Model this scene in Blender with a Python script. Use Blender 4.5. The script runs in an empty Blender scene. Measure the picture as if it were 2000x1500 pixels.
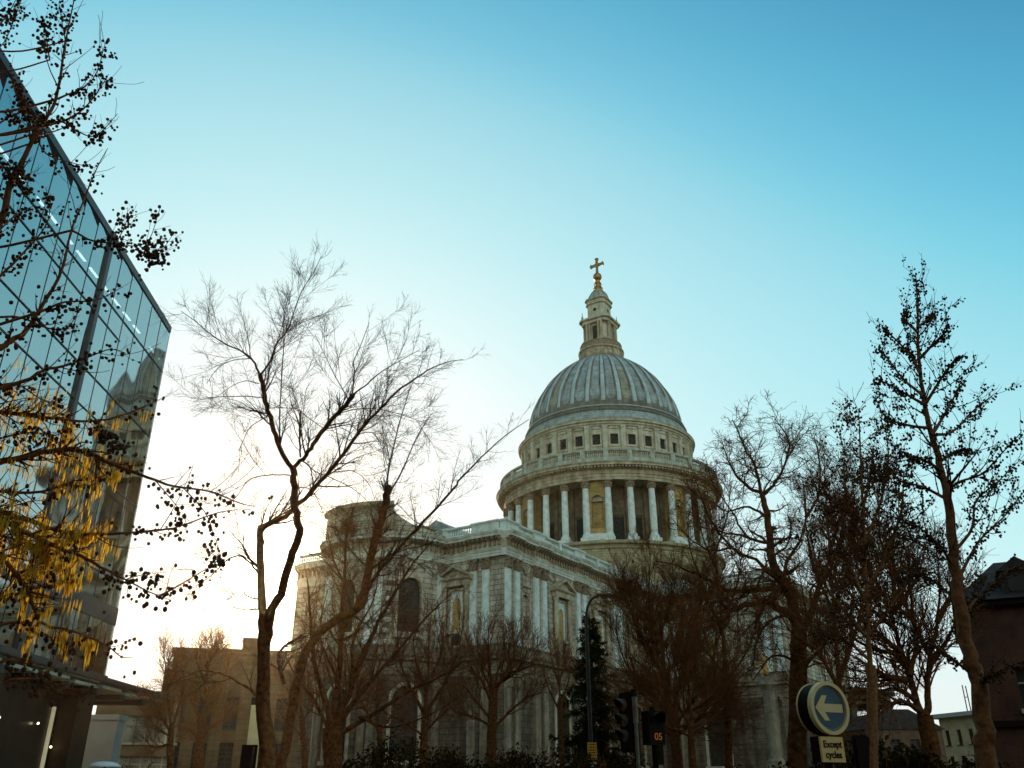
import bpy, bmesh, math, random
import numpy as np
from mathutils import Vector, Matrix
R = math.radians
scene = bpy.context.scene
C = scene.collection

# ------------------------------------------------------------------ camera
F_PX, PITCH, EYE = 1690.0, R(24.9), 1.6
CT, ST = math.cos(PITCH), math.sin(PITCH)
cam_d = bpy.data.cameras.new('camera')
cam_d.sensor_width = 36.0
cam_d.lens = 36.0 * F_PX / 2000.0
cam_d.clip_start, cam_d.clip_end = 0.1, 6000
cam = bpy.data.objects.new('camera', cam_d)
cam.location = (0, 0, EYE)
cam.rotation_euler = (R(90) + PITCH, 0, 0)
C.objects.link(cam)
scene.camera = cam

# ------------------------------------------------------------------ light
SUN_AZ, SUN_EL = R(-14.9), R(11.5)
SUN = Vector((math.sin(SUN_AZ) * math.cos(SUN_EL), math.cos(SUN_AZ) * math.cos(SUN_EL), math.sin(SUN_EL)))
world = bpy.data.worlds.new('World')
scene.world = world
world.use_nodes = True
wt = world.node_tree
wt.nodes.clear()
def wn(t, **k):
    n = wt.nodes.new(t)
    for a, b in k.items(): setattr(n, a, b)
    return n
sky = wn('ShaderNodeTexSky', sky_type='NISHITA', sun_disc=False, sun_elevation=SUN_EL, sun_rotation=SUN_AZ,
         altitude=0, air_density=1.0, dust_density=0.9, ozone_density=1.0)
def vscale(src, k):
    m = wn('ShaderNodeVectorMath', operation='SCALE'); m.inputs[3].default_value = k
    wt.links.new(src, m.inputs[0]); return m.outputs[0]
cur = wn('ShaderNodeRGBCurve')                 # the film-like response of the sky colour, teal overhead and paling to white
CURVES = [[(0, 0), (.12, .055), (.164, .105), (.2, .175), (.28, .37), (.4, .51), (.59, .66), (.8, .76), (1, .84)],
          [(0, 0), (.19, .27), (.224, .385), (.27, .53), (.35, .72), (.5, .86), (.7, .93), (1, .95)],
          [(0, 0), (.27, .38), (.31, .52), (.37, .69), (.436, .80), (.65, .93), (1, .96)]]
for i, pts in enumerate(CURVES):
    cv = cur.mapping.curves[i]
    cv.points[0].location, cv.points[-1].location = pts[0], pts[-1]
    for p in pts[1:-1]: cv.points.new(*p)
cur.mapping.extend = 'HORIZONTAL'
cur.mapping.update()
wt.links.new(vscale(sky.outputs[0], 0.142), cur.inputs[1])
bg = wn('ShaderNodeBackground')
bg.inputs[1].default_value = 0.12
wt.links.new(vscale(cur.outputs[0], 1 / 0.12), bg.inputs[0])
# the bright aureole round the low sun
tc = wn('ShaderNodeTexCoord')
dot = wn('ShaderNodeVectorMath', operation='DOT_PRODUCT')
dot.inputs[1].default_value = SUN
wt.links.new(tc.outputs['Generated'], dot.inputs[0])
def power(e, s, dot=dot):
    a = wn('ShaderNodeMath', operation='MAXIMUM'); a.inputs[1].default_value = 0
    wt.links.new(dot.outputs['Value'], a.inputs[0])
    b = wn('ShaderNodeMath', operation='POWER'); b.inputs[1].default_value = e
    wt.links.new(a.outputs[0], b.inputs[0])
    c = wn('ShaderNodeMath', operation='MULTIPLY'); c.inputs[1].default_value = s
    wt.links.new(b.outputs[0], c.inputs[0])
    return c
AUREOLE = [(40, 0.2, (1.0, 0.9, 0.75)), (900, 4.0, (1.0, 0.9, 0.7))]
# pale counter-glow added to the unseen sky as fill for the shaded fronts
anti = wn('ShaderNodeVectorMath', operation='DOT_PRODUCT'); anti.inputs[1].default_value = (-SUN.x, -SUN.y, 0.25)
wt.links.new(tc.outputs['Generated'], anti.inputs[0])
prev = bg
for e, s, col in AUREOLE:
    g = wn('ShaderNodeBackground'); g.inputs[0].default_value = (*col, 1)
    wt.links.new(power(e, s).outputs[0], g.inputs[1])
    ad = wn('ShaderNodeAddShader')
    wt.links.new(prev.outputs[0], ad.inputs[0]); wt.links.new(g.outputs[0], ad.inputs[1])
    prev = ad
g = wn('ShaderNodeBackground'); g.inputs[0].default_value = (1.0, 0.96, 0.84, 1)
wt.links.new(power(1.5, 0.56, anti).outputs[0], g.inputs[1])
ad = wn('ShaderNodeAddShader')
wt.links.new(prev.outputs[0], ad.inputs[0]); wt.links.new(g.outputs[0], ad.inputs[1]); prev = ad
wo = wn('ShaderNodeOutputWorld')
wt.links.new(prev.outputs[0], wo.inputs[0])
sl = bpy.data.lights.new('sun', 'SUN')
sl.energy, sl.angle, sl.color = 5.0, R(0.5), (1.0, 0.72, 0.42)
so = bpy.data.objects.new('sun', sl)
so.rotation_euler = (-SUN).to_track_quat('-Z', 'Y').to_euler()
so.location = (-30, 60, 60)
C.objects.link(so)
scene.view_settings.view_transform = 'Standard'
scene.view_settings.look = 'None'
scene.view_settings.exposure = 0.0
scene.view_settings.gamma = 1.0
scene.cycles.max_bounces = 6
scene.cycles.transparent_max_bounces = 12
scene.cycles.use_denoising = True

# ------------------------------------------------------------------ helpers
def ray(px, py):
    X, Y = (px - 1000) / F_PX, (750 - py) / F_PX
    return X, CT - Y * ST, ST + Y * CT
def at(px, py, Y):                       # the place seen at a photograph pixel, Y metres ahead
    x, y, u = ray(px, py); t = Y / y
    return Vector((x * t, Y, EYE + u * t))

def mat(name, col, rough=0.85, metal=0.0, var=0.25, vscale_=1.5, dark=None, bump=0.0, blocks=None, bstr=0.3, streak=0.0, spec=0.3,
        emit=None, trans=0.0, coord='Object'):
    m = bpy.data.materials.new(name); m.use_nodes = True
    t = m.node_tree; N = t.nodes; L = t.links
    p = N['Principled BSDF']
    p.inputs['Roughness'].default_value = rough
    p.inputs['Metallic'].default_value = metal
    p.inputs['Specular IOR Level'].default_value = spec
    if emit:
        p.inputs['Emission Color'].default_value = (*emit[:3], 1); p.inputs['Emission Strength'].default_value = emit[3]
    co = N.new('ShaderNodeTexCoord').outputs[coord]
    no = N.new('ShaderNodeTexNoise'); no.inputs['Scale'].default_value = vscale_; no.inputs['Detail'].default_value = 6
    no.inputs['Roughness'].default_value = 0.65
    L.new(co, no.inputs['Vector'])
    rp = N.new('ShaderNodeValToRGB')
    d = dark or tuple(c * (1 - var * 1.6) for c in col)
    l = tuple(min(1, c * (1 + var * 0.7)) for c in col)
    rp.color_ramp.elements[0].position, rp.color_ramp.elements[0].color = 0.32, (*d, 1)
    rp.color_ramp.elements[1].position, rp.color_ramp.elements[1].color = 0.68, (*l, 1)
    L.new(no.outputs['Fac'], rp.inputs[0])
    out = rp.outputs[0]; hgt = no.outputs['Fac']
    if streak:                            # rain streaks down the stone
        sp = N.new('ShaderNodeMapping'); sp.inputs['Scale'].default_value = (1.3, 1.3, 0.09)
        L.new(co, sp.inputs[0])
        n2 = N.new('ShaderNodeTexNoise'); n2.inputs['Scale'].default_value = 1.0; n2.inputs['Detail'].default_value = 5
        L.new(sp.outputs[0], n2.inputs['Vector'])
        r2 = N.new('ShaderNodeValToRGB')
        r2.color_ramp.elements[0].position, r2.color_ramp.elements[0].color = 0.36, (1 - streak, 1 - streak * 1.1, 1 - streak * 1.25, 1)
        r2.color_ramp.elements[1].position, r2.color_ramp.elements[1].color = 0.58, (1, 1, 1, 1)
        L.new(n2.outputs['Fac'], r2.inputs[0])
        mx = N.new('ShaderNodeMix'); mx.data_type = 'RGBA'; mx.blend_type = 'MULTIPLY'; mx.inputs[0].default_value = 1
        L.new(out, mx.inputs[6]); L.new(r2.outputs[0], mx.inputs[7]); out = mx.outputs[2]
    if blocks:                            # coursed masonry: (block length, course height, joint)
        sx = N.new('ShaderNodeSeparateXYZ'); L.new(co, sx.inputs[0])
        ad = N.new('ShaderNodeMath'); ad.operation = 'ADD'; L.new(sx.outputs[0], ad.inputs[0]); L.new(sx.outputs[1], ad.inputs[1])
        cb = N.new('ShaderNodeCombineXYZ'); L.new(ad.outputs[0], cb.inputs[0]); L.new(sx.outputs[2], cb.inputs[1])
        bk = N.new('ShaderNodeTexBrick'); L.new(cb.outputs[0], bk.inputs['Vector'])
        bk.inputs['Scale'].default_value = 1.0
        bk.inputs['Brick Width'].default_value, bk.inputs['Row Height'].default_value = blocks[0], blocks[1]
        bk.inputs['Mortar Size'].default_value = blocks[2]; bk.inputs['Mortar Smooth'].default_value = 0.1
        bk.inputs['Color1'].default_value = (1, 1, 1, 1); bk.inputs['Color2'].default_value = (0.8, 0.78, 0.74, 1)
        bk.inputs['Mortar'].default_value = (1 - bstr * 1.6,) * 3 + (1,)
        mx = N.new('ShaderNodeMix'); mx.data_type = 'RGBA'; mx.blend_type = 'MULTIPLY'; mx.inputs[0].default_value = 1
        L.new(out, mx.inputs[6]); L.new(bk.outputs[0], mx.inputs[7]); out = mx.outputs[2]
    L.new(out, p.inputs['Base Color'])
    if bump:
        b = N.new('ShaderNodeBump'); b.inputs['Strength'].default_value = bump; b.inputs['Distance'].default_value = 0.05
        L.new(hgt, b.inputs['Height']); L.new(b.outputs[0], p.inputs['Normal'])
    if trans:                             # thin things that let the low sun through
        tr = N.new('ShaderNodeBsdfTranslucent'); L.new(out, tr.inputs[0])
        ms = N.new('ShaderNodeMixShader'); ms.inputs[0].default_value = trans
        L.new(p.outputs[0], ms.inputs[1]); L.new(tr.outputs[0], ms.inputs[2])
        L.new(ms.outputs[0], N['Material Output'].inputs[0])
    return m

class MB:
    """collects boxes, prisms, lathes and tubes; build() links them as one mesh"""
    def __init__(s): s.v = []; s.f = []; s.m = []
    def add(s, vs, fs, mi=0):
        o = len(s.v); s.v.extend(vs); s.f.extend([tuple(i + o for i in f) for f in fs]); s.m.extend([mi] * len(fs)); return s
    def box(s, fr, a0, a1, d0, d1, z0, z1, n=1, mi=0):
        vs = []
        for k in range(n + 1):
            a = a0 + (a1 - a0) * k / n
            vs += [fr(a, d0, z0), fr(a, d1, z0), fr(a, d1, z1), fr(a, d0, z1)]
        fs = [(0, 1, 2, 3), tuple(4 * n + i for i in (3, 2, 1, 0))]
        for k in range(n):
            o = 4 * k
            for i in range(4):
                j = (i + 1) % 4
                fs.append((o + i, o + 4 + i, o + 4 + j, o + j))
        return s.add(vs, fs, mi)
    def cube(s, x0, x1, y0, y1, z0, z1, mi=0): return s.box(XY, x0, x1, y0, y1, z0, z1, 1, mi)
    def sweep(s, fr, a0, a1, prof, n=1, mi=0):        # a moulding: closed (d, z) outline swept along the wall
        vs = []; k = len(prof)
        for i in range(n + 1):
            a = a0 + (a1 - a0) * i / n
            vs += [fr(a, d, z) for d, z in prof]
        fs = [tuple(range(k)), tuple(n * k + i for i in reversed(range(k)))]
        for i in range(n):
            for j in range(k):
                q = (j + 1) % k
                fs.append((i * k + j, i * k + k + j, i * k + k + q, i * k + q))
        return s.add(vs, fs, mi)
    def poly(s, fr, pts, d0, d1, mi=0):               # a flat outline (a, z) given thickness d0..d1
        k = len(pts)
        vs = [fr(a, d0, z) for a, z in pts] + [fr(a, d1, z) for a, z in pts]
        fs = [tuple(range(k)), tuple(reversed(range(k, 2 * k)))] + [(i, (i + 1) % k, (i + 1) % k + k, i + k) for i in range(k)]
        return s.add(vs, fs, mi)
    def lathe(s, prof, n=24, c=(0, 0), a0=0.0, a1=2 * math.pi, mi=0, sq=None):
        full = abs(a1 - a0) > 6.28; m = n if full else n + 1; vs = []
        for r, z in prof:
            for i in range(m):
                a = a0 + (a1 - a0) * i / n
                vs.append((c[0] + r * math.cos(a), c[1] + r * math.sin(a), z))
        fs = []
        for j in range(len(prof) - 1):
            for i in range(n):
                q = (i + 1) % m
                fs.append((j * m + i, j * m + q, j * m + m + q, j * m + m + i))
        return s.add(vs, fs, mi)
    def ball(s, c, r, n=10, k=6, sz=1.0, mi=0):
        return s.lathe([(max(1e-4, r * math.sin(math.pi * j / k)), c[2] - sz * r * math.cos(math.pi * j / k)) for j in range(k + 1)], n, (c[0], c[1]), mi=mi)
    def tube(s, pts, rad, n=8, mi=0):
        vs, fs = tubes_np([(np.array(pts, float), np.array(rad if hasattr(rad, '__len__') else [rad] * len(pts), float))], n)
        return s.add([tuple(v) for v in vs], [tuple(f) for f in fs], mi)
    def build(s, name, m, parent=None, smooth=False, loc=None, rotz=None, fix=True):
        me = bpy.data.meshes.new(name)
        me.from_pydata([tuple(v) for v in s.v], [], s.f)
        ms = m if isinstance(m, (list, tuple)) else [m]
        for q in ms: me.materials.append(q)
        if len(ms) > 1: me.polygons.foreach_set('material_index', s.m)
        if fix:
            b = bmesh.new(); b.from_mesh(me); bmesh.ops.recalc_face_normals(b, faces=b.faces); b.to_mesh(me); b.free()
        if smooth: me.polygons.foreach_set('use_smooth', [True] * len(me.polygons))
        me.update()
        return link(name, me, parent, loc, rotz)

def link(name, me, parent=None, loc=None, rotz=None):
    o = bpy.data.objects.new(name, me); C.objects.link(o)
    if parent: o.parent = parent
    if loc is not None: o.location = loc
    if rotz is not None: o.rotation_euler = (0, 0, rotz)
    return o
def copy(o, parent=None, loc=None, rotz=None):
    c = o.copy(); C.objects.link(c)
    if parent: c.parent = parent
    if loc is not None: c.location = loc
    if rotz is not None: c.rotation_euler = (0, 0, rotz)
    for ch in list(o.children): copy(ch, c)
    return c
def tag(o, label=None, cat=None, group=None, kind=None):
    for k, v in (('label', label), ('category', cat), ('group', group), ('kind', kind)):
        if v: o[k] = v
    return o
def empty(name, loc, label, cat, group=None, rotz=0.0):
    o = bpy.data.objects.new(name, None); C.objects.link(o)
    o.location = loc; o.rotation_euler = (0, 0, rotz); o.empty_display_size = 0.2
    return tag(o, label, cat, group)
def XY(a, d, z): return (a, d, z)

def tubes_np(tubes, sides):
    """swept tapering tubes -> vertices, quads (numpy)"""
    byn = {}
    for p, r in tubes: byn.setdefault(len(p), []).append((p, r))
    VS, FS, off = [], [], 0
    ang = np.arange(sides) * 2 * math.pi / sides
    for n, lst in byn.items():
        P = np.array([a for a, _ in lst]); Rr = np.array([b for _, b in lst]); T = len(lst)
        tg = np.gradient(P, axis=1)
        tg /= np.linalg.norm(tg, axis=2, keepdims=True) + 1e-9
        ov = P[:, -1] - P[:, 0]
        ref = np.where((np.abs(ov[:, 2]) > 0.75 * np.linalg.norm(ov, axis=1))[:, None], np.array([1.0, 0.1, 0]), np.array([0, 0.1, 1.0]))[:, None, :]
        s1 = np.cross(tg, ref); s1 /= np.linalg.norm(s1, axis=2, keepdims=True) + 1e-9
        s2 = np.cross(s1, tg)
        V = P[:, :, None, :] + Rr[:, :, None, None] * (np.cos(ang)[None, None, :, None] * s1[:, :, None, :] + np.sin(ang)[None, None, :, None] * s2[:, :, None, :])
        VS.append(V.reshape(-1, 3))
        i = np.arange(n - 1)[:, None] * sides; k = np.arange(sides)[None, :]; k2 = (k + 1) % sides
        q = np.stack([i + k, i + k2, i + sides + k2, i + sides + k], -1).reshape(-1, 4)
        FS.append((q[None] + (off + np.arange(T) * n * sides)[:, None, None]).reshape(-1, 4))
        off += T * n * sides
    return np.concatenate(VS), np.concatenate(FS)
def np_mesh(name, V, Fq, m, parent=None, smooth=True):
    me = bpy.data.meshes.new(name)
    k = Fq.shape[1]
    me.vertices.add(len(V)); me.vertices.foreach_set('co', V.astype(np.float32).ravel())
    me.loops.add(Fq.size); me.loops.foreach_set('vertex_index', Fq.astype(np.int32).ravel())
    me.polygons.add(len(Fq)); me.polygons.foreach_set('loop_start', np.arange(0, Fq.size, k, dtype=np.int32))
    me.materials.append(m)
    if smooth: me.polygons.foreach_set('use_smooth', np.ones(len(Fq), bool))
    me.update(calc_edges=True)
    return link(name, me, parent)

# ------------------------------------------------------------------ materials
M = {}
M['tan'] = mat('tan_stone', (.46, .31, .165), var=.24, vscale_=.9, blocks=(1.6, .62, .03), bstr=.34, streak=.25, bump=.2)
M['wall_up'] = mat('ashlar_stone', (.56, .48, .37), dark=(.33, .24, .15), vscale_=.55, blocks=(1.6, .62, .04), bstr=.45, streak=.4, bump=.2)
M['gallery'] = mat('grey_gallery_stone', (.46, .45, .36), var=.22, vscale_=1.5, streak=.3, bump=.2)
M['lowpil'] = mat('shade_toned_pilaster', (.27, .19, .12), var=.3, vscale_=1.0, streak=.35)  # dimness of the lower storey put into the pilaster colour
M['attic'] = mat('attic_stone', (.54, .48, .36), dark=(.38, .30, .19), vscale_=.7, streak=.25, bump=.2)
M['corona'] = mat('washed_cornice', (.58, .56, .48), dark=(.42, .36, .26), vscale_=.8, streak=.2)
M['recess_shade'] = mat('shade_toned_stone', (.22, .145, .08), var=.3, vscale_=1.0, streak=.2)  # shadow behind the columns is darkened into this stone colour
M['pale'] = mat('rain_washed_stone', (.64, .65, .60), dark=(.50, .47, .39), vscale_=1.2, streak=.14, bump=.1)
M['trim'] = mat('moulded_stone', (.50, .41, .28), dark=(.29, .20, .12), vscale_=.8, streak=.3, bump=.2)
M['soot'] = mat('carved_stone', (.30, .20, .12), var=.35, vscale_=3, bump=.5)
M['base'] = mat('sooty_shade_toned_stone', (.17, .11, .065), var=.35, vscale_=.7, blocks=(1.7, .7, .04), bstr=.4, streak=.4, bump=.3)  # soot, with the shade low on the walls also put into the colour
M['ochre'] = mat('ochre_stone', (.52, .33, .12), var=.2, vscale_=1.0, blocks=(.9, .35, .02), bstr=.3, streak=.2)
M['drumstone'] = mat('drum_stone', (.44, .34, .19), var=.22, vscale_=.6, blocks=(1.1, .45, .03), bstr=.3, streak=.2)
M['lead_rib'] = mat('lead_rib', (.45, .49, .47), rough=.6, var=.15, vscale_=.8, streak=.2)
M['lead_flat'] = mat('lead_flat', (.37, .40, .38), rough=.6, var=.2, vscale_=.7, blocks=(30, 1.35, .035), bstr=.3, streak=.3)
M['lead_dark'] = mat('lead_dark', (.19, .165, .125), rough=.65, var=.3, vscale_=.9, streak=.3)
M['glass_dark'] = mat('leaded_glass', (.035, .024, .017), rough=.4, var=.3, vscale_=2, blocks=(.4, .4, .03), bstr=-.5, spec=.12)
M['gold'] = mat('gilding', (.42, .21, .055), rough=.42, metal=.7, var=.25, vscale_=3)
M['bark'] = mat('bark', (.155, .05, .013), rough=.95, var=.45, vscale_=9, bump=.6, spec=.1)
M['barkplane'] = mat('plane_bark', (.14, .05, .014), rough=.95, var=.5, vscale_=4, bump=.5, spec=.1)
M['barkalder'] = mat('alder_bark', (.25, .095, .028), rough=.85, var=.4, vscale_=14, bump=.4, spec=.2)
M['twig'] = mat('twigs', (.22, .068, .016), rough=.9, var=.3, vscale_=3, spec=.15)
M['twigdark'] = mat('dark_twigs', (.085, .036, .013), rough=.9, var=.3, vscale_=3, spec=.1)
M['cone'] = mat('alder_cones', (.10, .042, .012), rough=.8, var=.4, vscale_=20, spec=.2)
M['catkin'] = mat('catkins', (.90, .60, .055), rough=.8, var=.25, vscale_=6, trans=.72)
M['needle'] = mat('needles', (.036, .034, .011), rough=.9, spec=.03, var=.4, vscale_=1.2, trans=.15)
M['leaf'] = mat('dark_leaves', (.040, .024, .006), rough=.9, var=.5, vscale_=1.2, spec=.02, trans=.2)
M['black'] = mat('black_paint', (.016, .007, .004), rough=.7, var=.2, vscale_=8, spec=.1)
M['steel'] = mat('galvanised_steel', (.22, .17, .11), rough=.5, metal=.6, var=.25, vscale_=6)
M['darkmetal'] = mat('dark_metal', (.05, .03, .018), rough=.5, metal=.2, var=.2, vscale_=5)

# ------------------------------------------------------------------ the setting underfoot (below the frame)
b = MB(); b.add([(-700, -200, 0), (700, -200, 0), (700, 900, 0), (-700, 900, 0)], [(0, 1, 2, 3)])
tag(b.build('ground', mat('paving', (.07, .052, .038), var=.25, vscale_=.4, blocks=(.9, .6, .01), bstr=.2)), kind='structure')
b = MB(); b.cube(-60, 60, 11, 17, .004, .012)
tag(b.build('road', mat('asphalt', (.05, .047, .045), var=.2, vscale_=3)), kind='structure')
b = MB(); b.cube(-60, 60, 17, 17.3, 0, .13); b.cube(-60, 60, 10.7, 11, 0, .13)
tag(b.build('kerb', mat('granite_kerb', (.25, .23, .21), var=.2, vscale_=5)), kind='structure')

# GROUND_END
# ------------------------------------------------------------------ the cathedral (x = along the north wall, y = into the church)
cath = empty('cathedral', (-0.95, 104.13, 0), 'pale stone domed cathedral with colonnaded drum, lantern and gilded cross', 'cathedral', rotz=R(57.2))
def fN(s, d, z): return (s, -d, z)
def fE(s, d, z): return (-d, s, z)
def fTE(s, d, z): return (45.2 - d, s, z)
def fTN(s, d, z): return (s, -19.6 - d, z)
AR = 8.5
def fA(s, d, z):
    t = s / AR
    return (-(AR + d) * math.cos(t), 17.5 + (AR + d) * math.sin(t), z)
UA = math.pi / 2 * AR
def part(mb, name, m, **k): return mb.build(name, M[m] if isinstance(m, str) else m, cath, **k)

core = MB()
core.cube(.65, 70, .65, 34.4, 0, 29.6)
core.cube(45.85, 84, -18.95, .6, 0, 29.6)
core.lathe([(0.01, 0), (AR - .65, 0), (AR - .65, 29.6), (0.01, 29.6)], 32, (0, 17.5), R(90), R(270))
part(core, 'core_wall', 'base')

def arch_pts(c, w, zs, zp, n=10):
    r = w / 2
    return [(c - r, zs)] + [(c - r * math.cos(math.pi * k / n), zp + r * math.sin(math.pi * k / n)) for k in range(n + 1)] + [(c + r, zs)]
def wall_arch(mb, fr, s0, s1, z0, z1, c, w, zs, zp, d0=-.6, d1=0.0, n=1):
    mb.box(fr, s0, s1, d0, d1, z0, zs, n)
    top = [(s1 + (s0 - s1) * k / n, z1) for k in range(n + 1)]
    mb.poly(fr, [(s0, zs)] + arch_pts(c, w, zs, zp) + [(s1, zs)] + top, d0, d1)
def window(fr, c, w, zs, zp, d=-.5, name='window'):
    g = MB(); g.poly(fr, arch_pts(c, w, zs, zp), d - .06, d)
    o = part(g, name, 'glass_dark')
    f = MB()
    for k in range(1, 3): f.box(fr, c - w / 2 + w * k / 3 - .04, c - w / 2 + w * k / 3 + .04, d, d + .06, zs, zp + w * .3)
    z = zs + .9
    while z < zp + .2: f.box(fr, c - w / 2, c + w / 2, d + .003, d + .05, z - .03, z + .03); z += .9
    f.build('glazing_bar', M['darkmetal'], o)
    return o
def archivolt(mb, fr, c, w, zs, zp, t=.3, d=.1):
    o = arch_pts(c, w + 2 * t, zs, zp); i = arch_pts(c, w, zs, zp)
    for a in range(len(o) - 1):
        mb.poly(fr, [o[a], o[a + 1], i[a + 1], i[a]], .003, d)

# upper and lower wall skins, bay by bay
Z_MID, Z_TOP = 15.2, 29.6
skU, skL, mould = MB(), MB(), MB()
surrounds = []
def new_mould():
    global mould
    mould = MB(); surrounds.append(mould)
def blind(fr, lo, hi, low=True, n=1):
    skU.box(fr, lo, hi, -.6, 0, Z_MID, Z_TOP, n)
    if low: skL.box(fr, lo, hi, -.6, 0, 0, Z_MID, n)
def arch_bay(fr, lo, hi, c, n=1):
    new_mould()
    wall_arch(skL, fr, lo, hi, 0, Z_MID, c, 3.2, 4.2, 10.5, n=n)
    archivolt(mould, fr, c, 3.2, 4.2, 10.5, .4, .14)
    window(fr, c, 3.2, 4.2, 10.5)
    mould.box(fr, c - 2.2, c + 2.2, .003, .35, 3.7, 4.15)
for lo, hi, c in ((-.002, 3.3, None), (3.3, 6.4, 4.85), (6.4, 9.8, None), (9.8, 17.3, 13.4), (17.3, 20.7, None), (20.7, 28.2, 24.4),
                  (28.2, 31.6, None), (31.6, 39.1, 35.3), (39.1, 45.2, None)):
    if c is None: blind(fN, lo, hi)
    elif c == 4.85:
        wall_arch(skU, fN, lo, hi, Z_MID, Z_TOP, c, 1.5, 18.9, 22.3, -.6, 0)
        skU.box(fN, lo, hi, -.63, -.42, 18.5, 23.3)
        skL.box(fN, lo, hi, -.6, 0, 0, Z_MID)
    else:
        skU.box(fN, lo, hi, -.6, 0, Z_MID, Z_TOP); arch_bay(fN, lo, hi, c)
for fr, lo, hi, c in ((fE, .6, 9.2, 6.65), (fE, 25.8, 35, 28.4)):
    skU.box(fr, lo, hi, -.6, 0, Z_MID, Z_TOP); skL.box(fr, lo, hi, -.6, 0, 0, Z_MID)
for lo, hi, c in ((-19.6, -12, None), (-12, -4, -8.2), (-4, -.65, None)):
    if c is None: blind(fTE, lo, hi)
    else: skU.box(fTE, lo, hi, -.6, 0, Z_MID, Z_TOP); arch_bay(fTE, lo, hi, c)
blind(fTN, 45.2 + .6, 84)
# the apse: three tall arched windows in each storey
aw = [(-R(56) * AR, 3.0), (0, 3.0), (R(56) * AR, 3.0)]
edges = [-UA, -R(76) * AR, -R(36) * AR, -R(20) * AR, R(20) * AR, R(36) * AR, R(76) * AR, UA]
for k in range(7):
    lo, hi = edges[k], edges[k + 1]
    if k in (1, 3, 5):
        c = aw[k // 2][0]
        new_mould()
        wall_arch(skU, fA, lo, hi, Z_MID, Z_TOP, c, 2.9, 18.2, 23.2, n=8)
        archivolt(mould, fA, c, 2.9, 18.2, 23.2, .35, .16)
        window(fA, c, 2.9, 18.2, 23.2)
        mould.box(fA, c - 1.9, c + 1.9, .003, .4, 17.5, 18.15, 4)
        arch_bay(fA, lo, hi, c, 8)
    else:
        blind(fA, lo, hi, True, 6)
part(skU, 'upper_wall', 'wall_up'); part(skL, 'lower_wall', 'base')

# entablatures
def shift(p, o): return [(d + o if d > -.3 else d, z) for d, z in p]
ENT = [(-.5, 26.98), (.14, 26.98), (.14, 27.3), (.2, 27.32), (.2, 27.62), (.26, 27.64), (.38, 27.9), (.16, 27.95), (.16, 28.95), (.4, 29.05),
       (.48, 29.25), (.98, 29.28), (.98, 29.58), (1.06, 29.62), (1.2, 29.92), (-.5, 29.97)]
MIDE = [(-.5, 13.3), (.12, 13.3), (.12, 13.7), (.22, 13.75), (.22, 14.05), (.3, 14.1), (.12, 14.15), (.12, 14.75), (.35, 14.9), (.75, 14.95), (.75, 15.2),
        (.95, 15.45), (.95, 15.55), (.25, 15.75), (.22, 16.4), (.3, 16.5), (.3, 16.62), (-.5, 16.7)]
ent, cons, mid, cor, fri = MB(), MB(), MB(), MB(), MB()
def run(fr, lo, hi, off=0.0, n=1, consoles=True, ends=(0, 0)):
    ent.sweep(fr, lo - ends[0], hi + ends[1], shift(ENT[:7] + [(-.5, 27.92)], off), n)
    fri.sweep(fr, lo - ends[0], hi + ends[1], shift([(-.5, 27.925), ENT[7], ENT[8], (.16, 29.02), (-.5, 29.03)], off), n)
    cor.sweep(fr, lo - ends[0], hi + ends[1], shift([(-.5, 29.035)] + ENT[9:], off), n)
    mid.sweep(fr, lo - ends[0], hi + ends[1], shift(MIDE, off * .8), n)
    if consoles:
        k = max(1, round((hi - lo) / .72))
        for i in range(k):
            s = lo + (hi - lo) * (i + .5) / k
            cons.poly(lambda a, d, z, s=s: fr(s + d, a, z), [(off + .16, 28.2), (off + .3, 28.25), (off + .34, 28.75), (off + .85, 29.05), (off + .9, 29.27), (off + .16, 29.27)], -.17, .17)
BR = .34
PAIRS_N = [(-.05, 3.25), (6.45, 9.75), (17.35, 20.65), (28.25, 31.55), (39.15, 42.45)]
PAIRS_E = [(-.05, 5.0)]
for lo, hi in PAIRS_N: run(fN, lo, hi, BR, ends=(.35 if lo < 0 else 0, 0))
for lo, hi in ((3.25, 6.45), (9.75, 17.35), (20.65, 28.25), (31.55, 39.15), (42.45, 45.2)): run(fN, lo, hi)
run(fE, -.05, 5.0, BR + .003); run(fE, 5.0, 9.3); run(fE, 26, 35)
run(fA, -UA, UA, 0, 48)
run(fTE, -19.6, -16.3, BR); run(fTE, -16.3, -3.5); run(fTE, -3.5, -.4, BR); run(fTN, 45.3, 84, .2)
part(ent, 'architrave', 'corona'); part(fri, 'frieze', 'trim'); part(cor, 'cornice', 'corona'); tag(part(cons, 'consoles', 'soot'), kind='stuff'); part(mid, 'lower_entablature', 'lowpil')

# parapets
BAL = [(.09, 0), (.09, .06), (.05, .1), (.10, .3), (.105, .42), (.05, .62), (.045, .7), (.09, .78), (.09, .84)]
def baluster(mb, c, z, h, k=1.0):
    mb.lathe([(r * k, z + q * h / .84) for r, q in BAL], 7, (c[0], c[1]))
def balustrade(fr, lo, hi, n=1, dc=.05):
    par, bals = MB(), MB()
    par.box(fr, lo, hi, dc - .28, dc + .28, 29.95, 30.36, n); par.sweep(fr, lo, hi, [(dc - .26, 31.18), (dc + .26, 31.18), (dc + .34, 31.3), (dc + .34, 31.42), (dc - .34, 31.42), (dc - .34, 31.3)], n)
    k = round((hi - lo) / .36)
    for i in range(k):
        q = fr(lo + (hi - lo) * (i + .5) / k, dc, 0)
        baluster(bals, q, 30.36, .82, 1.15)
    o = part(par, 'balustrade', 'pale'); bals.build('balusters', M['pale'], o, smooth=True)
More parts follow.
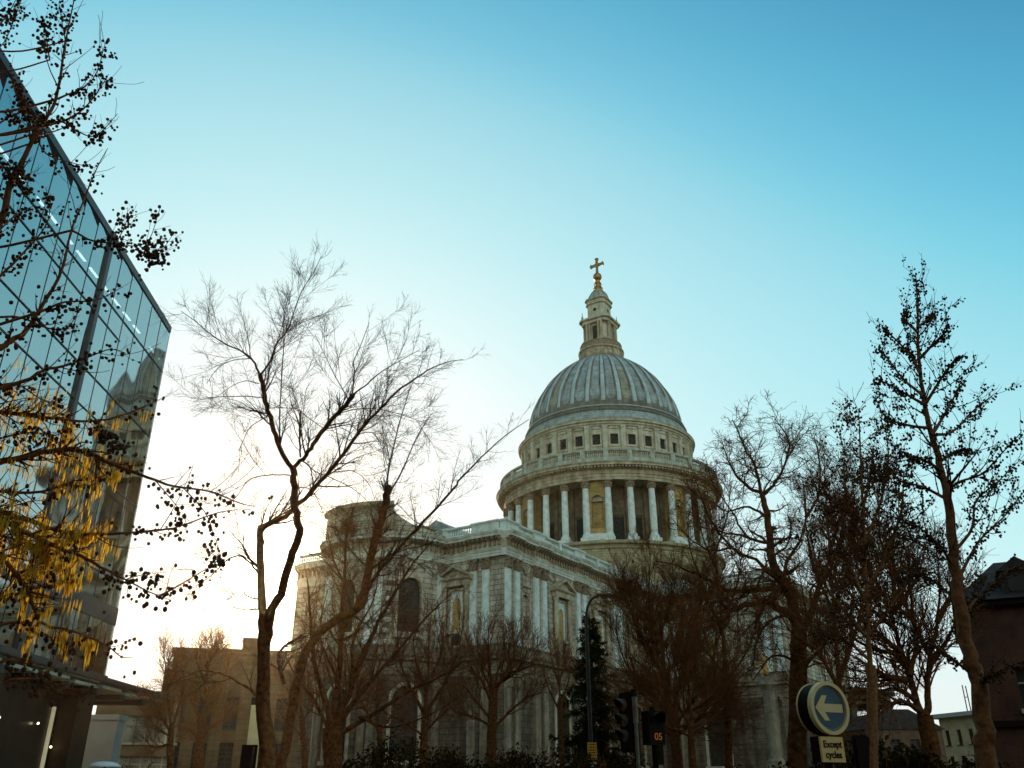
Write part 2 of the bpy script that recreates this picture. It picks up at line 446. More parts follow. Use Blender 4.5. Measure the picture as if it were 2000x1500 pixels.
def pedestal(fr, lo, hi, o=BR):
    par = MB()
    par.box(fr, lo, hi, -.5, o, 29.95, 31.25)
    par.box(fr, lo - .07, hi + .07, -.57, o + .08, 29.955, 30.38)
    par.sweep(fr, lo - .1, hi + .1, [(-.6, 31.25), (o + .08, 31.25), (o + .2, 31.38), (o + .2, 31.52), (-.6, 31.52)])
    for a0, a1, z0, z1 in ((lo + .15, hi - .15, 30.5, 30.58), (lo + .15, hi - .15, 31.06, 31.14), (lo + .15, lo + .23, 30.583, 31.057), (hi - .23, hi - .15, 30.583, 31.057)):
        par.box(fr, a0, a1, o + .003, o + .05, z0, z1)
    part(par, 'pedestal', 'pale')
prev_hi = None
for lo, hi in PAIRS_N:
    pedestal(fN, lo + (.0 if lo > 0 else -.2), hi - .4)
    if prev_hi is not None:
        if lo - prev_hi > 5:
            mdl = (lo + prev_hi) / 2
            balustrade(fN, prev_hi, mdl - .3); q_ = MB(); q_.box(fN, mdl - .3, mdl + .3, -.3, .34, 29.95, 31.43); part(q_, 'pedestal', 'pale'); balustrade(fN, mdl + .3, lo)
        else: balustrade(fN, prev_hi, lo)
    prev_hi = hi - .4
balustrade(fN, prev_hi, 45.2)
pedestal(fE, .6, 2.0, BR + .05); pedestal(fE, 2.1, 4.7, BR); balustrade(fE, 4.7, 8.6); pedestal(fE, 8.6, 9.3, .2)
balustrade(fE, 27, 35)
pedestal(fTE, -19.5, -15.2); balustrade(fTE, -15.2, -4); pedestal(fTE, -4, -.5); balustrade(fTN, 45.8, 84)

# the apse attic with its scrolled shoulders
att = MB()
def attic_top(deg):
    a = abs(deg)
    if a <= 38: return 33.55
    if a <= 64: q = (a - 38) / 26; return 33.0 - 2.0 * math.sin(q * math.pi / 2) ** .8
    if a <= 76: return 31.05 - .35 * (a - 64) / 12
    return 30.5
N = 76
vs, fs = [], []
for i in range(N + 1):
    dg = -88 + 176 * i / N
    for r, z in ((AR - .9, 29.9), (AR + .25, 29.9), (AR + .25, attic_top(dg)), (AR - .9, attic_top(dg))):
        t = R(dg); vs.append((-r * math.cos(t), 17.5 + r * math.sin(t), z))
for i in range(N):
    for j in range(4): fs.append((4 * i + j, 4 * i + 4 + j, 4 * i + 4 + (j + 1) % 4, 4 * i + (j + 1) % 4))
att.add(vs, fs + [(0, 1, 2, 3), (4 * N + 3, 4 * N + 2, 4 * N + 1, 4 * N)])
part(att, 'apse_attic', 'wall_up')
att = MB()
s38 = R(38.5) * AR
att.sweep(fA, -s38, s38, [(-1, 33.3), (.35, 33.1), (.5, 33.3), (.95, 33.45), (1.1, 33.85), (-1, 33.95)], 30)
for sg in (-1, 1):
    s0, s1 = sorted((sg * (s38 - 1.1), sg * s38)); att.box(fA, s0, s1, .253, .6, 30.4, 33.08, 3)
    s0, s1 = sorted((sg * R(62) * AR, sg * R(77) * AR)); att.sweep(fA, s0, s1, [(-.6, 30.9), (.45, 30.9), (.6, 31.15), (-.6, 31.2)], 8)
att.box(fA, -s38 + 1.6, s38 - 1.6, .253, .36, 30.7, 30.85, 20); att.box(fA, -s38 + 1.6, s38 - 1.6, .253, .36, 32.6, 32.75, 20)
part(att, 'attic_cornice', 'trim')

# pilasters with carved capitals, both storeys
def leafy(mb, fr, c, w, z, h, d, mi=0, rnd=random.Random(4)):
    mb.poly(fr, [(c - w * .5, z), (c + w * .5, z), (c + w * .62, z + h * .86), (c - w * .62, z + h * .86)], 0, d + .12, mi)
    for row, k in ((0, 4), (1, 3)):
        for i in range(k):
            s = c + w * 1.05 * ((i + .5) / k - .5); q = w / k * .38; zz = z + h * (.04 + row * .34)
            mb.poly(lambda a, dd, zz_, s=s: fr(s + dd, a, zz_), [(d + .1, zz), (d + .2, zz), (d + .32, zz + h * .3), (d + .38, zz + h * .36), (d + .26, zz + h * .4), (d + .1, zz + h * .38)], -q, q, mi)
    for sg in (-1, 1):
        s = c + sg * w * .5
        mb.poly(lambda a, dd, zz_: fr(s + dd, a, zz_), [(d + .1, z + h * .62), (d + .4, z + h * .7), (d + .42, z + h * .85), (d + .1, z + h * .88)], -.16, .16, mi)
    mb.box(fr, c - w * .72, c + w * .72, 0, d + .36, z + h * .88, z + h, 1, mi)
def pilaster(fr, c, w, z0, z1, d=.3, m='pale'):
    p = MB()
    p.box(fr, c - w / 2 - .14, c + w / 2 + .14, 0, d + .14, z0, z0 + .3); p.box(fr, c - w / 2 - .07, c + w / 2 + .07, 0, d + .08, z0 + .3, z0 + .5)
    p.box(fr, c - w / 2, c + w / 2, 0, d, z0 + .5, z1 - 1.42)
    o = part(p, 'pilaster', m)
    q = MB(); leafy(q, fr, c, w, z1 - 1.42, 1.42, d)
    q.build('capital', M['soot'], o)
PN = [.62, 2.6, 7.15, 9.05, 18.05, 19.95, 28.95, 30.85, 39.85, 41.75]
for s in PN:
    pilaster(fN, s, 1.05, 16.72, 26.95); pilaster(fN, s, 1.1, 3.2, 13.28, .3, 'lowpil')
for s in (2.55, 4.38): pilaster(fE, s, .95, 16.72, 26.95); pilaster(fE, s, 1.0, 3.2, 13.28, .3, 'lowpil')
for dg in (-30, -23, 23, 30, -84, 84): pilaster(fA, R(dg) * AR, .8, 16.72, 26.95, .22); pilaster(fA, R(dg) * AR, .85, 3.2, 13.28, .22, 'lowpil')
for s in (-18.9, -17.1, -3.0, -1.4): pilaster(fTE, s, 1.05, 16.72, 26.95); pilaster(fTE, s, 1.05, 3.2, 13.28, .3, 'lowpil')

# pedimented blind niches and their garlands
def aedicule(fr, c):
    o = MB()
    for s in (-1.72, 1.72):
        o.lathe([(.42, 18.5), (.42, 18.8), (.33, 18.9), (.35, 20.5), (.30, 23.3), (.34, 23.4), (.45, 23.9)], 10, fr(c + s, .42, 0)[:2])
        o.box(fr, c + s - .5, c + s + .5, 0, .95, 16.72, 18.5)
    o.box(fr, c - 1.2, c + 1.2, .0, .1, 16.72, 17.1); o.box(fr, c - 1.2, c + 1.2, .0, .5, 18.25, 18.6)
    o.box(fr, c - 2.25, c + 2.25, 0, .8, 23.9, 24.55)
    o.sweep(fr, c - 2.6, c + 2.6, [(0, 24.55), (.85, 24.55), (1.1, 24.75), (1.1, 24.85), (0, 24.9)])
    for sg in (-1, 1):
        o.poly(fr, [(c + sg * 2.62, 24.87), (c + sg * 2.62, 25.12), (c, 26.45), (c, 26.12)], 0, 1.12)
    o.poly(fr, [(c - 2.4, 24.9), (c + 2.4, 24.9), (c, 26.15)], 0, .55)
    for s0, s1, z0, z1 in ((-1.15, -.95, 18.6, 23.4), (.95, 1.15, 18.6, 23.4), (-1.15, 1.15, 23.4, 23.65)):
        o.box(fr, c + s0, c + s1, .003, .3, z0, z1)
    r = part(o, 'aedicule', 'trim')
    w = MB(); w.poly(fr, [(c - .95, 18.62)] + [(c - .95, 23.38), (c + .95, 23.38), (c + .95, 18.62)] + list(reversed(arch_pts(c, 1.3, 18.62, 21.9))), .003, .14)
    w.build('niche_surround', M['pale'], r)
    w = MB(); w.poly(fr, arch_pts(c, 1.3, 18.62, 21.9), .002, .012); w.build('niche_back', M['ochre'], r)
    w = MB(); w.poly(fr, [(c - .62, 16.95), (c - .62, 17.85), (c - .4, 18.1), (c + .4, 18.1), (c + .62, 17.85), (c + .62, 16.95)], .1, .16); w.build('vent_window', M['glass_dark'], r)
for c in (13.4, 24.4, 35.3): aedicule(fN, c)
aedicule(fE, 6.9); aedicule(fTE, -8.2); aedicule(fE, 29.5)
new_mould(); mould.box(fN, 3.95, 5.75, .003, .4, 23.9, 24.25); mould.box(fN, 4.0, 5.7, .003, .16, 23.3, 23.9); mould.box(fN, 3.9, 5.8, .003, .3, 17.7, 18.1); mould.box(fN, 4.0, 5.7, .003, .14, 16.75, 17.7)
for s0, s1 in ((3.75, 4.02), (5.68, 5.95)): mould.box(fN, s0, s1, .003, .15, 18.1, 23.3)
for q in surrounds: part(q, 'window_surround', 'trim')
gar = MB(); rg = random.Random(8)
def garland(fr, c, w, z, sag):
    for i in range(15):
        q = i / 14 * 2 - 1
        s = c + q * w / 2; zz = z - sag * (1 - q * q) ; r = .13 + .1 * (1 - abs(q)) + rg.uniform(-.03, .03)
        gar.ball(fr(s, .12, zz), r, 6, 4)
    for sg in (-1, 1):
        for k in range(4): gar.ball(fr(c + sg * w / 2, .12, z - .2 * k), .14 - .02 * k, 6, 4)
garland(fN, 4.85, 1.7, 26.5, .8)
for c in (13.4, 24.4, 35.3): garland(fN, c - 2.3, 1.9, 26.6, .6); garland(fN, c + 2.3, 1.9, 26.6, .6)
garland(fE, 5.6, 1.5, 26.5, .6); garland(fE, 8.3, 1.3, 26.5, .6)
for dg in (-56, 0, 56): garland(fA, R(dg) * AR, 2.6, 26.5, .7)
part(gar, 'garland', 'trim', smooth=True)

# the transept's rounded portico and roof, and the choir roof
po = MB(); PC = (64.7, -20.2)
po.lathe([(8.6, 12.8), (8.6, 13.4), (9.1, 13.5), (9.1, 14.2), (9.8, 14.5), (9.8, 14.9), (0.01, 16.5)], 32, PC, R(180), R(360))
po.lathe([(9.6, 0), (9.6, 2.6), (0.01, 2.6)], 32, PC, R(180), R(360))
for k in range(7):
    a = R(188 + k * 27.3)
    po.lathe([(.75, 2.6), (.75, 3), (.6, 3.1), (.62, 7), (.52, 11.4), (.8, 12.7)], 12, (PC[0] + 8.5 * math.cos(a), PC[1] + 8.5 * math.sin(a)))
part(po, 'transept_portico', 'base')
rf = MB(); rf.poly(fE, [(9, 29.6), (26, 29.6), (26, 31.5), (17.5, 36.2), (9, 31.5)], -46, -8.7)
part(rf, 'choir_roof', 'lead_flat')

# ------------------------------------------------------------------ drum, peristyle, dome and lantern
DC = (64.7, 17.5)
A0 = math.atan2(-57.2 - DC[1], -87.0 - DC[0])
STEP = 2 * math.pi / 32
def fD(rad):
    def f(s, d, z):
        t = s / rad
        return (DC[0] + (rad + d) * math.cos(t), DC[1] + (rad + d) * math.sin(t), z)
    return f
def lat(prof, name, m, n=128, smooth=False):
    return part(MB().lathe(prof, n, DC), name, m, smooth=smooth)
lat([(20.9, 28), (20.9, 38.6), (21.1, 38.8), (21.2, 39.3), (21.75, 39.5), (21.75, 39.9), (21.3, 40.15), (16.5, 40.2)], 'drum_base', 'drumstone')
b = MB(); f = fD(20.9)
for k in range(16):
    s = (A0 + (k * 2 - 1.1) * STEP) * 20.9; b.box(f, s - .18, s + .18, -.5, .012, 36.1, 36.75)
tag(part(b, 'putlog_holes', 'glass_dark'), kind='stuff')
lat([(17.0, 40.15), (17.0, 51.3)], 'inner_wall', 'recess_shade')
# open bays: dark doorways and upper panels; every fourth bay is a solid niche
f = fD(17.0)
nich = MB()
for k in range(32):
    c = A0 + R(-5.6) + k * STEP; s = c * 17.0
    if k % 4 == 0:
        g = fD(19.95); s2 = c * 19.95
        b = MB(); wall_arch(b, g, s2 - 1.55, s2 + 1.55, 40.2, 51.2, s2, 2.1, 42.6, 47.6, -.9, 0, 4)
        for q in (-1.55, 1.45): b.box(g, s2 + q, s2 + q + .1, -3, -.9, 40.2, 51.2)
        b.box(g, s2 - 1.5, s2 + 1.5, -1.0, -.905, 40.2, 51.2, 3)
        archivolt(b, g, s2, 2.1, 47.4, 47.6, .2, .12)
        b.box(g, s2 - 1.1, s2 + 1.1, .003, .1, 49.3, 49.5); b.box(g, s2 - .8, s2 + .8, .003, .1, 43.9, 44.05); b.box(g, s2 - .8, s2 - .68, .003, .1, 42.7, 43.895); b.box(g, s2 + .68, s2 + .8, .003, .1, 42.7, 43.895)
        n_ = part(b, 'niche', 'ochre')
        sh = MB()
        for i in range(7):
            t0, t1 = math.pi * i / 7, math.pi * (i + .86) / 7
            sh.poly(g, [(s2 - .1 * math.cos(t0), 47.6 + .1 * math.sin(t0)), (s2 - 1.0 * math.cos(t0), 47.6 + 1.0 * math.sin(t0)), (s2 - 1.0 * math.cos(t1), 47.6 + 1.0 * math.sin(t1)), (s2 - .1 * math.cos(t1), 47.6 + .1 * math.sin(t1))], -.88, -.35)
        sh.build('shell', M['trim'], n_)
        bs = MB(); bs.box(g, s2 - 1.9, s2 + 1.9, -.3, 1.05, 40.2, 41.4, 4); bs.build('plinth', M['pale'], n_)
        continue
    door, trims = MB(), MB()
    door.box(f, s - .95, s + .95, -.2, .06, 40.3, 45.4, 2)
    trims.box(f, s - 1.2, s - .95, 0, .2, 40.3, 45.7); trims.box(f, s + .95, s + 1.2, 0, .2, 40.3, 45.7); trims.box(f, s - 1.3, s + 1.3, 0, .3, 45.7, 46.2, 2)
    trims.poly(f, arch_pts(s, 1.2, 47.0, 48.9), .003, .15)
    for q in (-1.66, 1.66): trims.box(f, s + q - .3, s + q + .3, 0, .45, 40.3, 51.2)
    part(door, 'doorway', 'glass_dark'); part(trims, 'door_surround', 'recess_shade')
colm = None
for k in range(32):
    a = A0 + k * STEP
    if colm is None:
        b = MB(); RC = 20.35
        b.lathe([(.85, 40.2), (.9, 40.2), (.9, 41.0), (.84, 41.05), (.86, 41.25), (.72, 41.4), (.68, 41.55), (.62, 41.6), (.63, 44.5), (.6, 47), (.54, 49.8)], 20, (RC, 0))
        b.cube(RC - .95, RC + .95, -.95, .95, 40.15, 40.75)
        colm = b.build('column', M['pale'], cath, smooth=False, loc=(*DC, 0), rotz=a)
        q = MB(); q.lathe([(.54, 49.8), (.66, 49.85), (.6, 49.95), (.64, 50.4), (.74, 50.5), (.66, 50.55), (.78, 50.95)], 16, (RC, 0)); q.cube(RC - .85, RC + .85, -.85, .85, 50.95, 51.2)
        for i in range(8):
            for zz, rr, of in ((50.1, .66, 0), (50.5, .74, .4)):
                t = i * math.pi / 4 + of; q.ball((RC + rr * math.cos(t), rr * math.sin(t), zz), .16, 6, 4, 1.5)
        q.build('capital', M['soot'], colm)
    else: copy(colm, cath, (*DC, 0), a)
lat([(17.0, 51.2), (20.9, 51.2), (20.9, 51.7), (21.0, 51.75), (21.0, 52.2), (21.15, 52.3), (20.95, 52.35), (20.95, 53.1), (21.4, 53.2), (21.5, 53.45), (22.35, 53.55),
     (22.35, 53.85), (22.6, 54.15), (21.4, 54.4), (17.0, 54.4)], 'peristyle_entablature', 'trim')
b = MB(); f = fD(21.4)
for k in range(224):
    s = 2 * math.pi * 21.4 * k / 224; b.box(f, s - .16, s + .16, -.2, .75, 53.2, 53.53)
tag(part(b, 'dentils', 'trim'), kind='stuff')
# stone gallery balustrade
lat([(21.2, 54.4), (21.75, 54.4), (21.75, 55.15), (21.65, 55.2), (21.2, 55.2), (21.2, 54.4)], 'gallery_plinth', 'gallery')
lat([(21.2, 56.35), (21.75, 56.35), (21.85, 56.5), (21.85, 56.72), (21.1, 56.72), (21.1, 56.5), (21.2, 56.35)], 'gallery_rail', 'gallery')
b = MB(); f = fD(21.47)
for k in range(32):
    s = (A0 + k * STEP) * 21.47; p = MB(); p.box(f, s - .45, s + .45, -.32, .36, 54.42, 56.74); part(p, 'gallery_pedestal', 'gallery')
    b = MB()
    for i in range(8):
        t = A0 + (k + .155 + .69 * (i + .5) / 8) * STEP
        baluster(b, (DC[0] + 21.47 * math.cos(t), DC[1] + 21.47 * math.sin(t)), 55.2, 1.15, 1.25)
    part(b, 'gallery_balusters', 'gallery', smooth=True)
# attic with its square windows
lat([(17.1, 54.3), (17.1, 57.6), (17.35, 57.7), (17.35, 58.1), (17.0, 58.2)], 'attic_base', 'tan')
at_ = MB(); f = fD(17.0); win0 = None
for k in range(32):
    c = (A0 + R(-5.6) + k * STEP) * 17.0; h = STEP * 17.0 / 2
    pil = MB(); at_.box(f, c - h, c - .74, -.5, 0, 58.1, 63.4); at_.box(f, c + .74, c + h, -.5, 0, 58.1, 63.4)
    at_.box(f, c - .74, c + .74, -.5, 0, 58.1, 59.4); at_.box(f, c - .74, c + .74, -.5, 0, 61.4, 63.4)
    for s0, s1, z0, z1 in ((-.95, -.74, 59.2, 61.62), (.74, .95, 59.2, 61.62), (-.74, .74, 61.4, 61.62), (-1.05, 1.05, 58.95, 59.2)):
        pil.box(f, c + s0, c + s1, .003, .16, z0, z1)
    pil.poly(f, [(c - .9, 62.5), (c + .9, 62.5), (c + .9, 62.7), (c + .5, 62.95), (c - .5, 62.95), (c - .9, 62.7)], .003, .2)
    pil.box(f, c + h - .42, c + h + .42, .003, .5, 58.2, 63.0); pil.box(f, c + h - .5, c + h + .5, .003, .58, 62.6, 63.02)
    part(pil, 'attic_pilaster', 'attic')
    a = A0 + R(-5.6) + k * STEP
    if win0 is None:
        w = MB(); w.cube(16.62, 16.68, -.76, .76, 59.35, 61.45); win0 = w.build('attic_window', M['glass_dark'], cath, loc=(*DC, 0), rotz=a)
        w = MB(); w.cube(16.68, 16.76, -.04, .04, 59.4, 61.5); w.cube(16.683, 16.755, -.62, .62, 60.4, 60.48); w.build('glazing_bar', M['darkmetal'], win0)
    else: copy(win0, cath, (*DC, 0), a)
part(at_, 'attic_wall', 'attic')
lat([(16.4, 63.0), (17.3, 63.0), (17.45, 63.3), (17.65, 63.4), (17.65, 63.7), (18.0, 63.85), (18.0, 64.1), (18.15, 64.35), (17.4, 64.6)], 'attic_cornice', 'attic')
lat([(17.4, 64.6), (17.2, 65.3), (17.2, 65.5), (16.75, 65.7), (16.6, 66.5)], 'lead_apron', 'lead_flat')
lat([(16.6, 66.5), (16.75, 66.6), (16.8, 66.85), (16.6, 67.05), (16.2, 67.1), (16.2, 67.5), (16.3, 67.6), (16.3, 67.8), (16.0, 67.95)], 'lead_ring', 'lead_dark')
lat([(16.25, 67.55), (16.42, 67.62), (16.42, 67.78), (16.25, 67.82)], 'ring_moulding', 'lead_rib')
# the ribbed lead dome
pz = np.array([67.6, 68.3, 70, 72.3, 74.4, 76.2, 78.5, 80.3, 82.1, 83.5, 84.6]); pr = np.array([15.97, 15.92, 15.68, 15.1, 14.25, 13.2, 11.75, 10.2, 8.2, 6.2, 4.3])
def spline(x, y, q):
    m = np.gradient(y, x); i = np.clip(np.searchsorted(x, q) - 1, 0, len(x) - 2); h = x[i + 1] - x[i]; t = (q - x[i]) / h
    return (2 * t**3 - 3 * t**2 + 1) * y[i] + (t**3 - 2 * t**2 + t) * h * m[i] + (-2 * t**3 + 3 * t**2) * y[i + 1] + (t**3 - t**2) * h * m[i + 1]
NZ, NP = 72, 32 * 16
qz = np.concatenate([np.linspace(67.6, 80, 48, endpoint=False), np.linspace(80, 84.6, NZ - 47)])
qr = spline(pz, pr, qz)
vs, fs, ms = [], [], []
def zone(ph, z, r):                         # position across one gore: 0 panel, 1 dark strip, 2 rib
    q = abs(((ph - R(-5.6)) / STEP + .5) % 1 - .5)
    hw = .27 + .015 * (z < 72)
    if z < 69.3 + .0 or q > hw + .09:
        if z < 69.0: return 1
        return 2 if q > hw + .09 else 1
    bot = 69.2 + 1.0
    if z < bot:
        if (q / hw) ** 2 + ((bot - z) / 1.0) ** 2 > 1: return 1
    return 0 if q < hw else 1
for j, (z, r) in enumerate(zip(qz, qr)):
    for i in range(NP):
        ph = 2 * math.pi * i / NP; zn = zone(ph, z, r)
        k = min(1, (r - 3) / 8)
        rr = r + (-.22 * k if zn == 0 else (.12 * k if zn == 2 else 0))
        vs.append((DC[0] + rr * math.cos(A0 + ph), DC[1] + rr * math.sin(A0 + ph), z))
for j in range(len(qz) - 1):
    for i in range(NP):
        q = (i + 1) % NP; fs.append((j * NP + i, j * NP + q, j * NP + NP + q, j * NP + NP + i))
        ph = 2 * math.pi * (i + .5) / NP; zn = zone(ph, (qz[j] + qz[j + 1]) / 2, 0)
        gore = int(((ph - R(-5.6)) / STEP + .5) // 1) % 32
        ms.append(3 if zn == 0 and gore in (2, 6, 9, 15, 20, 26, 29) and qz[j] < 77 else zn)
b = MB(); b.v, b.f, b.m = vs, fs, ms
b.build('dome', [M['lead_flat'], M['lead_dark'], M['lead_rib'], mat('stained_lead', (.34, .31, .21), rough=.65, var=.25, vscale_=.8, blocks=(30, 1.35, .03), bstr=.25)], cath, fix=False)
# golden gallery and lantern
lat([(4.2, 84.3), (4.75, 84.5), (4.95, 84.9), (4.7, 85.2), (4.55, 86.3), (4.95, 86.5), (4.95, 86.8), (4.3, 87.0), (3.9, 87.1)], 'golden_gallery', 'trim', 48)
b = MB()
for k in range(24):
    a = k * math.pi / 12; b.box(lambda s, d, z, a=a: (DC[0] + (4.6 + d) * math.cos(a) - s * math.sin(a), DC[1] + (4.6 + d) * math.sin(a) + s * math.cos(a), z), -.14, .14, -.1, .25, 85.3, 86.35)
part(b, 'gallery_bracket', 'trim')
b = MB()
b.lathe([(4.55, 86.8), (4.55, 87.05), (4.45, 87.1), (4.45, 88.1), (4.55, 88.15), (4.5, 88.3), (4.3, 88.3)], 48, DC)
part(b, 'gallery_railing', 'soot')
LX = lambda k: (lambda s, d, z: (DC[0] + (d * math.cos(k) - s * math.sin(k)), DC[1] + (d * math.sin(k) + s * math.cos(k)), z))
lan = MB(); colL = MB(); dark = MB()
def octo(h, c): return [(-h, -c), (-h, c), (-c, h), (c, h), (h, c), (h, -c), (c, -h), (-c, -h)]
def prism(mb, h, c, z0, z1, h2=None, c2=None):
    p, q = octo(h, c), octo(h2 or h, c2 or c)
    vs = [(DC[0] + x, DC[1] + y, z0) for x, y in p] + [(DC[0] + x, DC[1] + y, z1) for x, y in q]
    mb.add(vs, [tuple(range(8)), tuple(range(8, 16))] + [(i, (i + 1) % 8, (i + 1) % 8 + 8, i + 8) for i in range(8)])
prism(lan, 3.25, 2.3, 86.9, 88.6); prism(lan, 3.45, 2.5, 88.6, 88.9)
prism(lan, 2.5, 1.75, 88.9, 93.2)
prism(lan, 3.25, 2.35, 93.2, 93.9); prism(lan, 3.7, 2.75, 93.9, 94.3); prism(lan, 3.0, 2.1, 94.3, 94.8)
prism(lan, 2.15, 1.4, 94.8, 98.4); prism(lan, 2.45, 1.6, 98.4, 98.75); prism(lan, 2.3, 1.5, 98.75, 99.5); prism(lan, 2.6, 1.75, 99.5, 99.8)
L = part(lan, 'lantern', 'attic')
for k in range(4):
    g = LX(k * math.pi / 2)
    dark.box(g, -.55, .55, 2.4, 2.52, 89.3, 92.7)
    for s in (-1.75, -1.05, 1.05, 1.75):
        q = g(s, 2.95, 0); colL.lathe([(.34, 88.9), (.34, 89.1), (.26, 89.2), (.26, 91.5), (.22, 92.8), (.36, 93.2)], 10, q[:2])
    oc = [(.42 * math.cos(t * math.pi / 6), 96.9 + .42 * math.sin(t * math.pi / 6)) for t in range(12)]
    dark.poly(g, oc, 2.05, 2.17)
    for sx in (-1, 1):
        q = g(sx * 2.7, 2.9, 0); colL.lathe([(.22, 94.3), (.3, 94.7), (.12, 94.9), (.22, 95.3), (.05, 95.6), (.03, 96.5)], 8, q[:2])
colL.build('column', M['trim'], L); dark.build('opening', M['glass_dark'], L)
lat([(2.35, 99.8), (2.3, 100.4), (2.05, 101.1), (1.6, 101.8), (1.1, 102.3), (.9, 102.5)], 'cupola', 'lead_flat', 32)
b = MB()
for k in range(12):
    t = k * math.pi / 6 ; b.tube([(DC[0] + r * math.cos(t), DC[1] + r * math.sin(t), z) for r, z in ((2.38, 99.8), (2.33, 100.4), (2.08, 101.1), (1.63, 101.8), (1.13, 102.3))], .1, 6)
part(b, 'cupola_rib', 'soot')
lat([(1.1, 102.3), (1.15, 102.6), (.85, 102.75), (.8, 103.2), (.95, 103.4), (.7, 103.55), (.6, 104.4), (.8, 104.6), (.5, 104.75), (.55, 105.3), (.3, 105.45)], 'ball_pedestal', 'gold', 16)
b = MB()
for k in range(4):
    t = k * math.pi / 2 + .4
    b.tube([(DC[0] + r * math.cos(t), DC[1] + r * math.sin(t), z) for r, z in ((.95, 102.7), (1.0, 103.3), (.7, 103.7), (.78, 104.3), (.55, 104.9))], .1, 6)
part(b, 'gilded_scroll', 'gold')
b = MB(); b.ball((*DC, 106.35), 1.0, 20, 12); part(b, 'golden_ball', 'gold', smooth=True)
b = MB()
cr = lambda a, d, z: (DC[0] + d, DC[1] + a, z)
b.poly(cr, [(-.35, 107.2), (.35, 107.2), (.22, 108.6), (.32, 109.1), (.8, 109.25), (1.2, 109.2), (1.5, 108.95), (1.75, 109.3), (1.75, 109.75), (1.5, 110.05), (1.2, 109.85), (.8, 109.8), (.32, 109.95), (.24, 110.5), (.35, 110.9), (.55, 111.05), (.3, 111.4),
            (-.3, 111.4), (-.55, 111.05), (-.35, 110.9), (-.24, 110.5), (-.32, 109.95), (-.8, 109.8), (-1.2, 109.85), (-1.5, 110.05), (-1.75, 109.75), (-1.75, 109.3), (-1.5, 108.95), (-1.2, 109.2), (-.8, 109.25), (-.32, 109.1), (-.22, 108.6)], -.16, .16)
part(b, 'cross', 'gold')

def text_mesh(name, body, size, m, parent, loc, rot, shear=0.0, extrude=.001, offset=.001):
    c = bpy.data.curves.new(name, 'FONT'); c.body = body; c.size = size; c.align_x = 'CENTER'; c.shear = shear; c.extrude = extrude; c.offset = offset
    o = bpy.data.objects.new(name, c); C.objects.link(o); bpy.context.view_layer.update()
    me = bpy.data.meshes.new_from_object(o.evaluated_get(bpy.context.evaluated_depsgraph_get()))
    bpy.data.objects.remove(o); bpy.data.curves.remove(c); me.name = name
    me.materials.clear(); me.materials.append(m)
    o = link(name, me, parent, loc); o.rotation_euler = rot; return o

# ------------------------------------------------------------------ glass office block on the left (s runs away from the camera along its face)
GK = at(205, 1320, 44.7)
gv = Vector((-.0322, 1, 0)).normalized(); gw = Vector((1, .0322, 0)).normalized()      # along the face, out of the face
def fG(s, d, z):
    p = Vector((GK.x, GK.y, 0)) + gv * s + gw * d
    return (p.x, p.y, z)
def local(fr, o): return lambda s, d, z: tuple(Vector(fr(s, d, z)) - Vector(o))
goff = (GK.x, GK.y, 0)
office = empty('office_building', goff, 'glass office block with teal panes, thin dark mullions and jutting canopy', 'office building')
fg = local(fG, goff)
gm = bpy.data.materials.new('facade_glass'); gm.use_nodes = True
t = gm.node_tree; t.nodes.clear(); n = t.nodes.new; l = t.links.new
out = n('ShaderNodeOutputMaterial'); fre = n('ShaderNodeFresnel'); fre.inputs[0].default_value = 2.7
gl = n('ShaderNodeBsdfGlossy'); gl.inputs[0].default_value = (.80, .87, .87, 1); gl.inputs['Roughness'].default_value = .03
tr = n('ShaderNodeBsdfTransparent'); tr.inputs[0].default_value = (.62, .72, .72, 1)
co = n('ShaderNodeTexCoord'); ns = n('ShaderNodeTexNoise'); ns.inputs['Scale'].default_value = .22; ns.inputs['Detail'].default_value = 1
bp = n('ShaderNodeBump'); bp.inputs['Strength'].default_value = .12; bp.inputs['Distance'].default_value = .5
l(co.outputs['Object'], ns.inputs[0]); l(ns.outputs['Fac'], bp.inputs['Height']); l(bp.outputs[0], gl.inputs['Normal'])
rm = n('ShaderNodeMapRange'); rm.inputs[3].default_value = .42; l(fre.outputs[0], rm.inputs[0])
mx = n('ShaderNodeMixShader'); l(rm.outputs[0], mx.inputs[0]); l(tr.outputs[0], mx.inputs[1]); l(gl.outputs[0], mx.inputs[2]); l(mx.outputs[0], out.inputs[0])
M['facade_glass'] = gm
M['slab'] = mat('office_ceiling', (.38, .38, .37), var=.05)
M['office_in'] = mat('office_interior', (.20, .17, .14), var=.3, vscale_=.4)
M['tube'] = mat('light_tube', (.9, .9, .9), emit=(.9, 1, 1, 2.0))
M['mullion'] = mat('mullion', (.075, .065, .065), rough=.4, metal=.3, var=.1)
M['blind'] = mat('roller_blind', (.62, .56, .47), var=.08)
GZ = [6.45, 11.0, 15.1, 19.1, 23.1, 26.0]
def roofz(s): return 26.0 + .9 * max(0, -s / 20.3)
S0 = -42.0
rg = random.Random(5)
part_ = lambda mb, nm, m, p=office, **k: mb.build(nm, M[m] if isinstance(m, str) else m, p, **k)
b = MB()
for z in GZ[:-1]: b.box(fg, S0, -.15, -14, -.12, z - .3, z)
part_(b, 'floor_slab', 'slab')
b = MB(); b.box(fg, S0, -.1, -14, -6, 0, 25.6); part_(b, 'core_wall', 'office_in')
b = MB(); b.poly(fg, [(S0, roofz(S0) - .35), (0, 25.65), (0, 26.02), (S0, roofz(S0))], -14, .06); part_(b, 'roof', 'mullion')
b = MB()
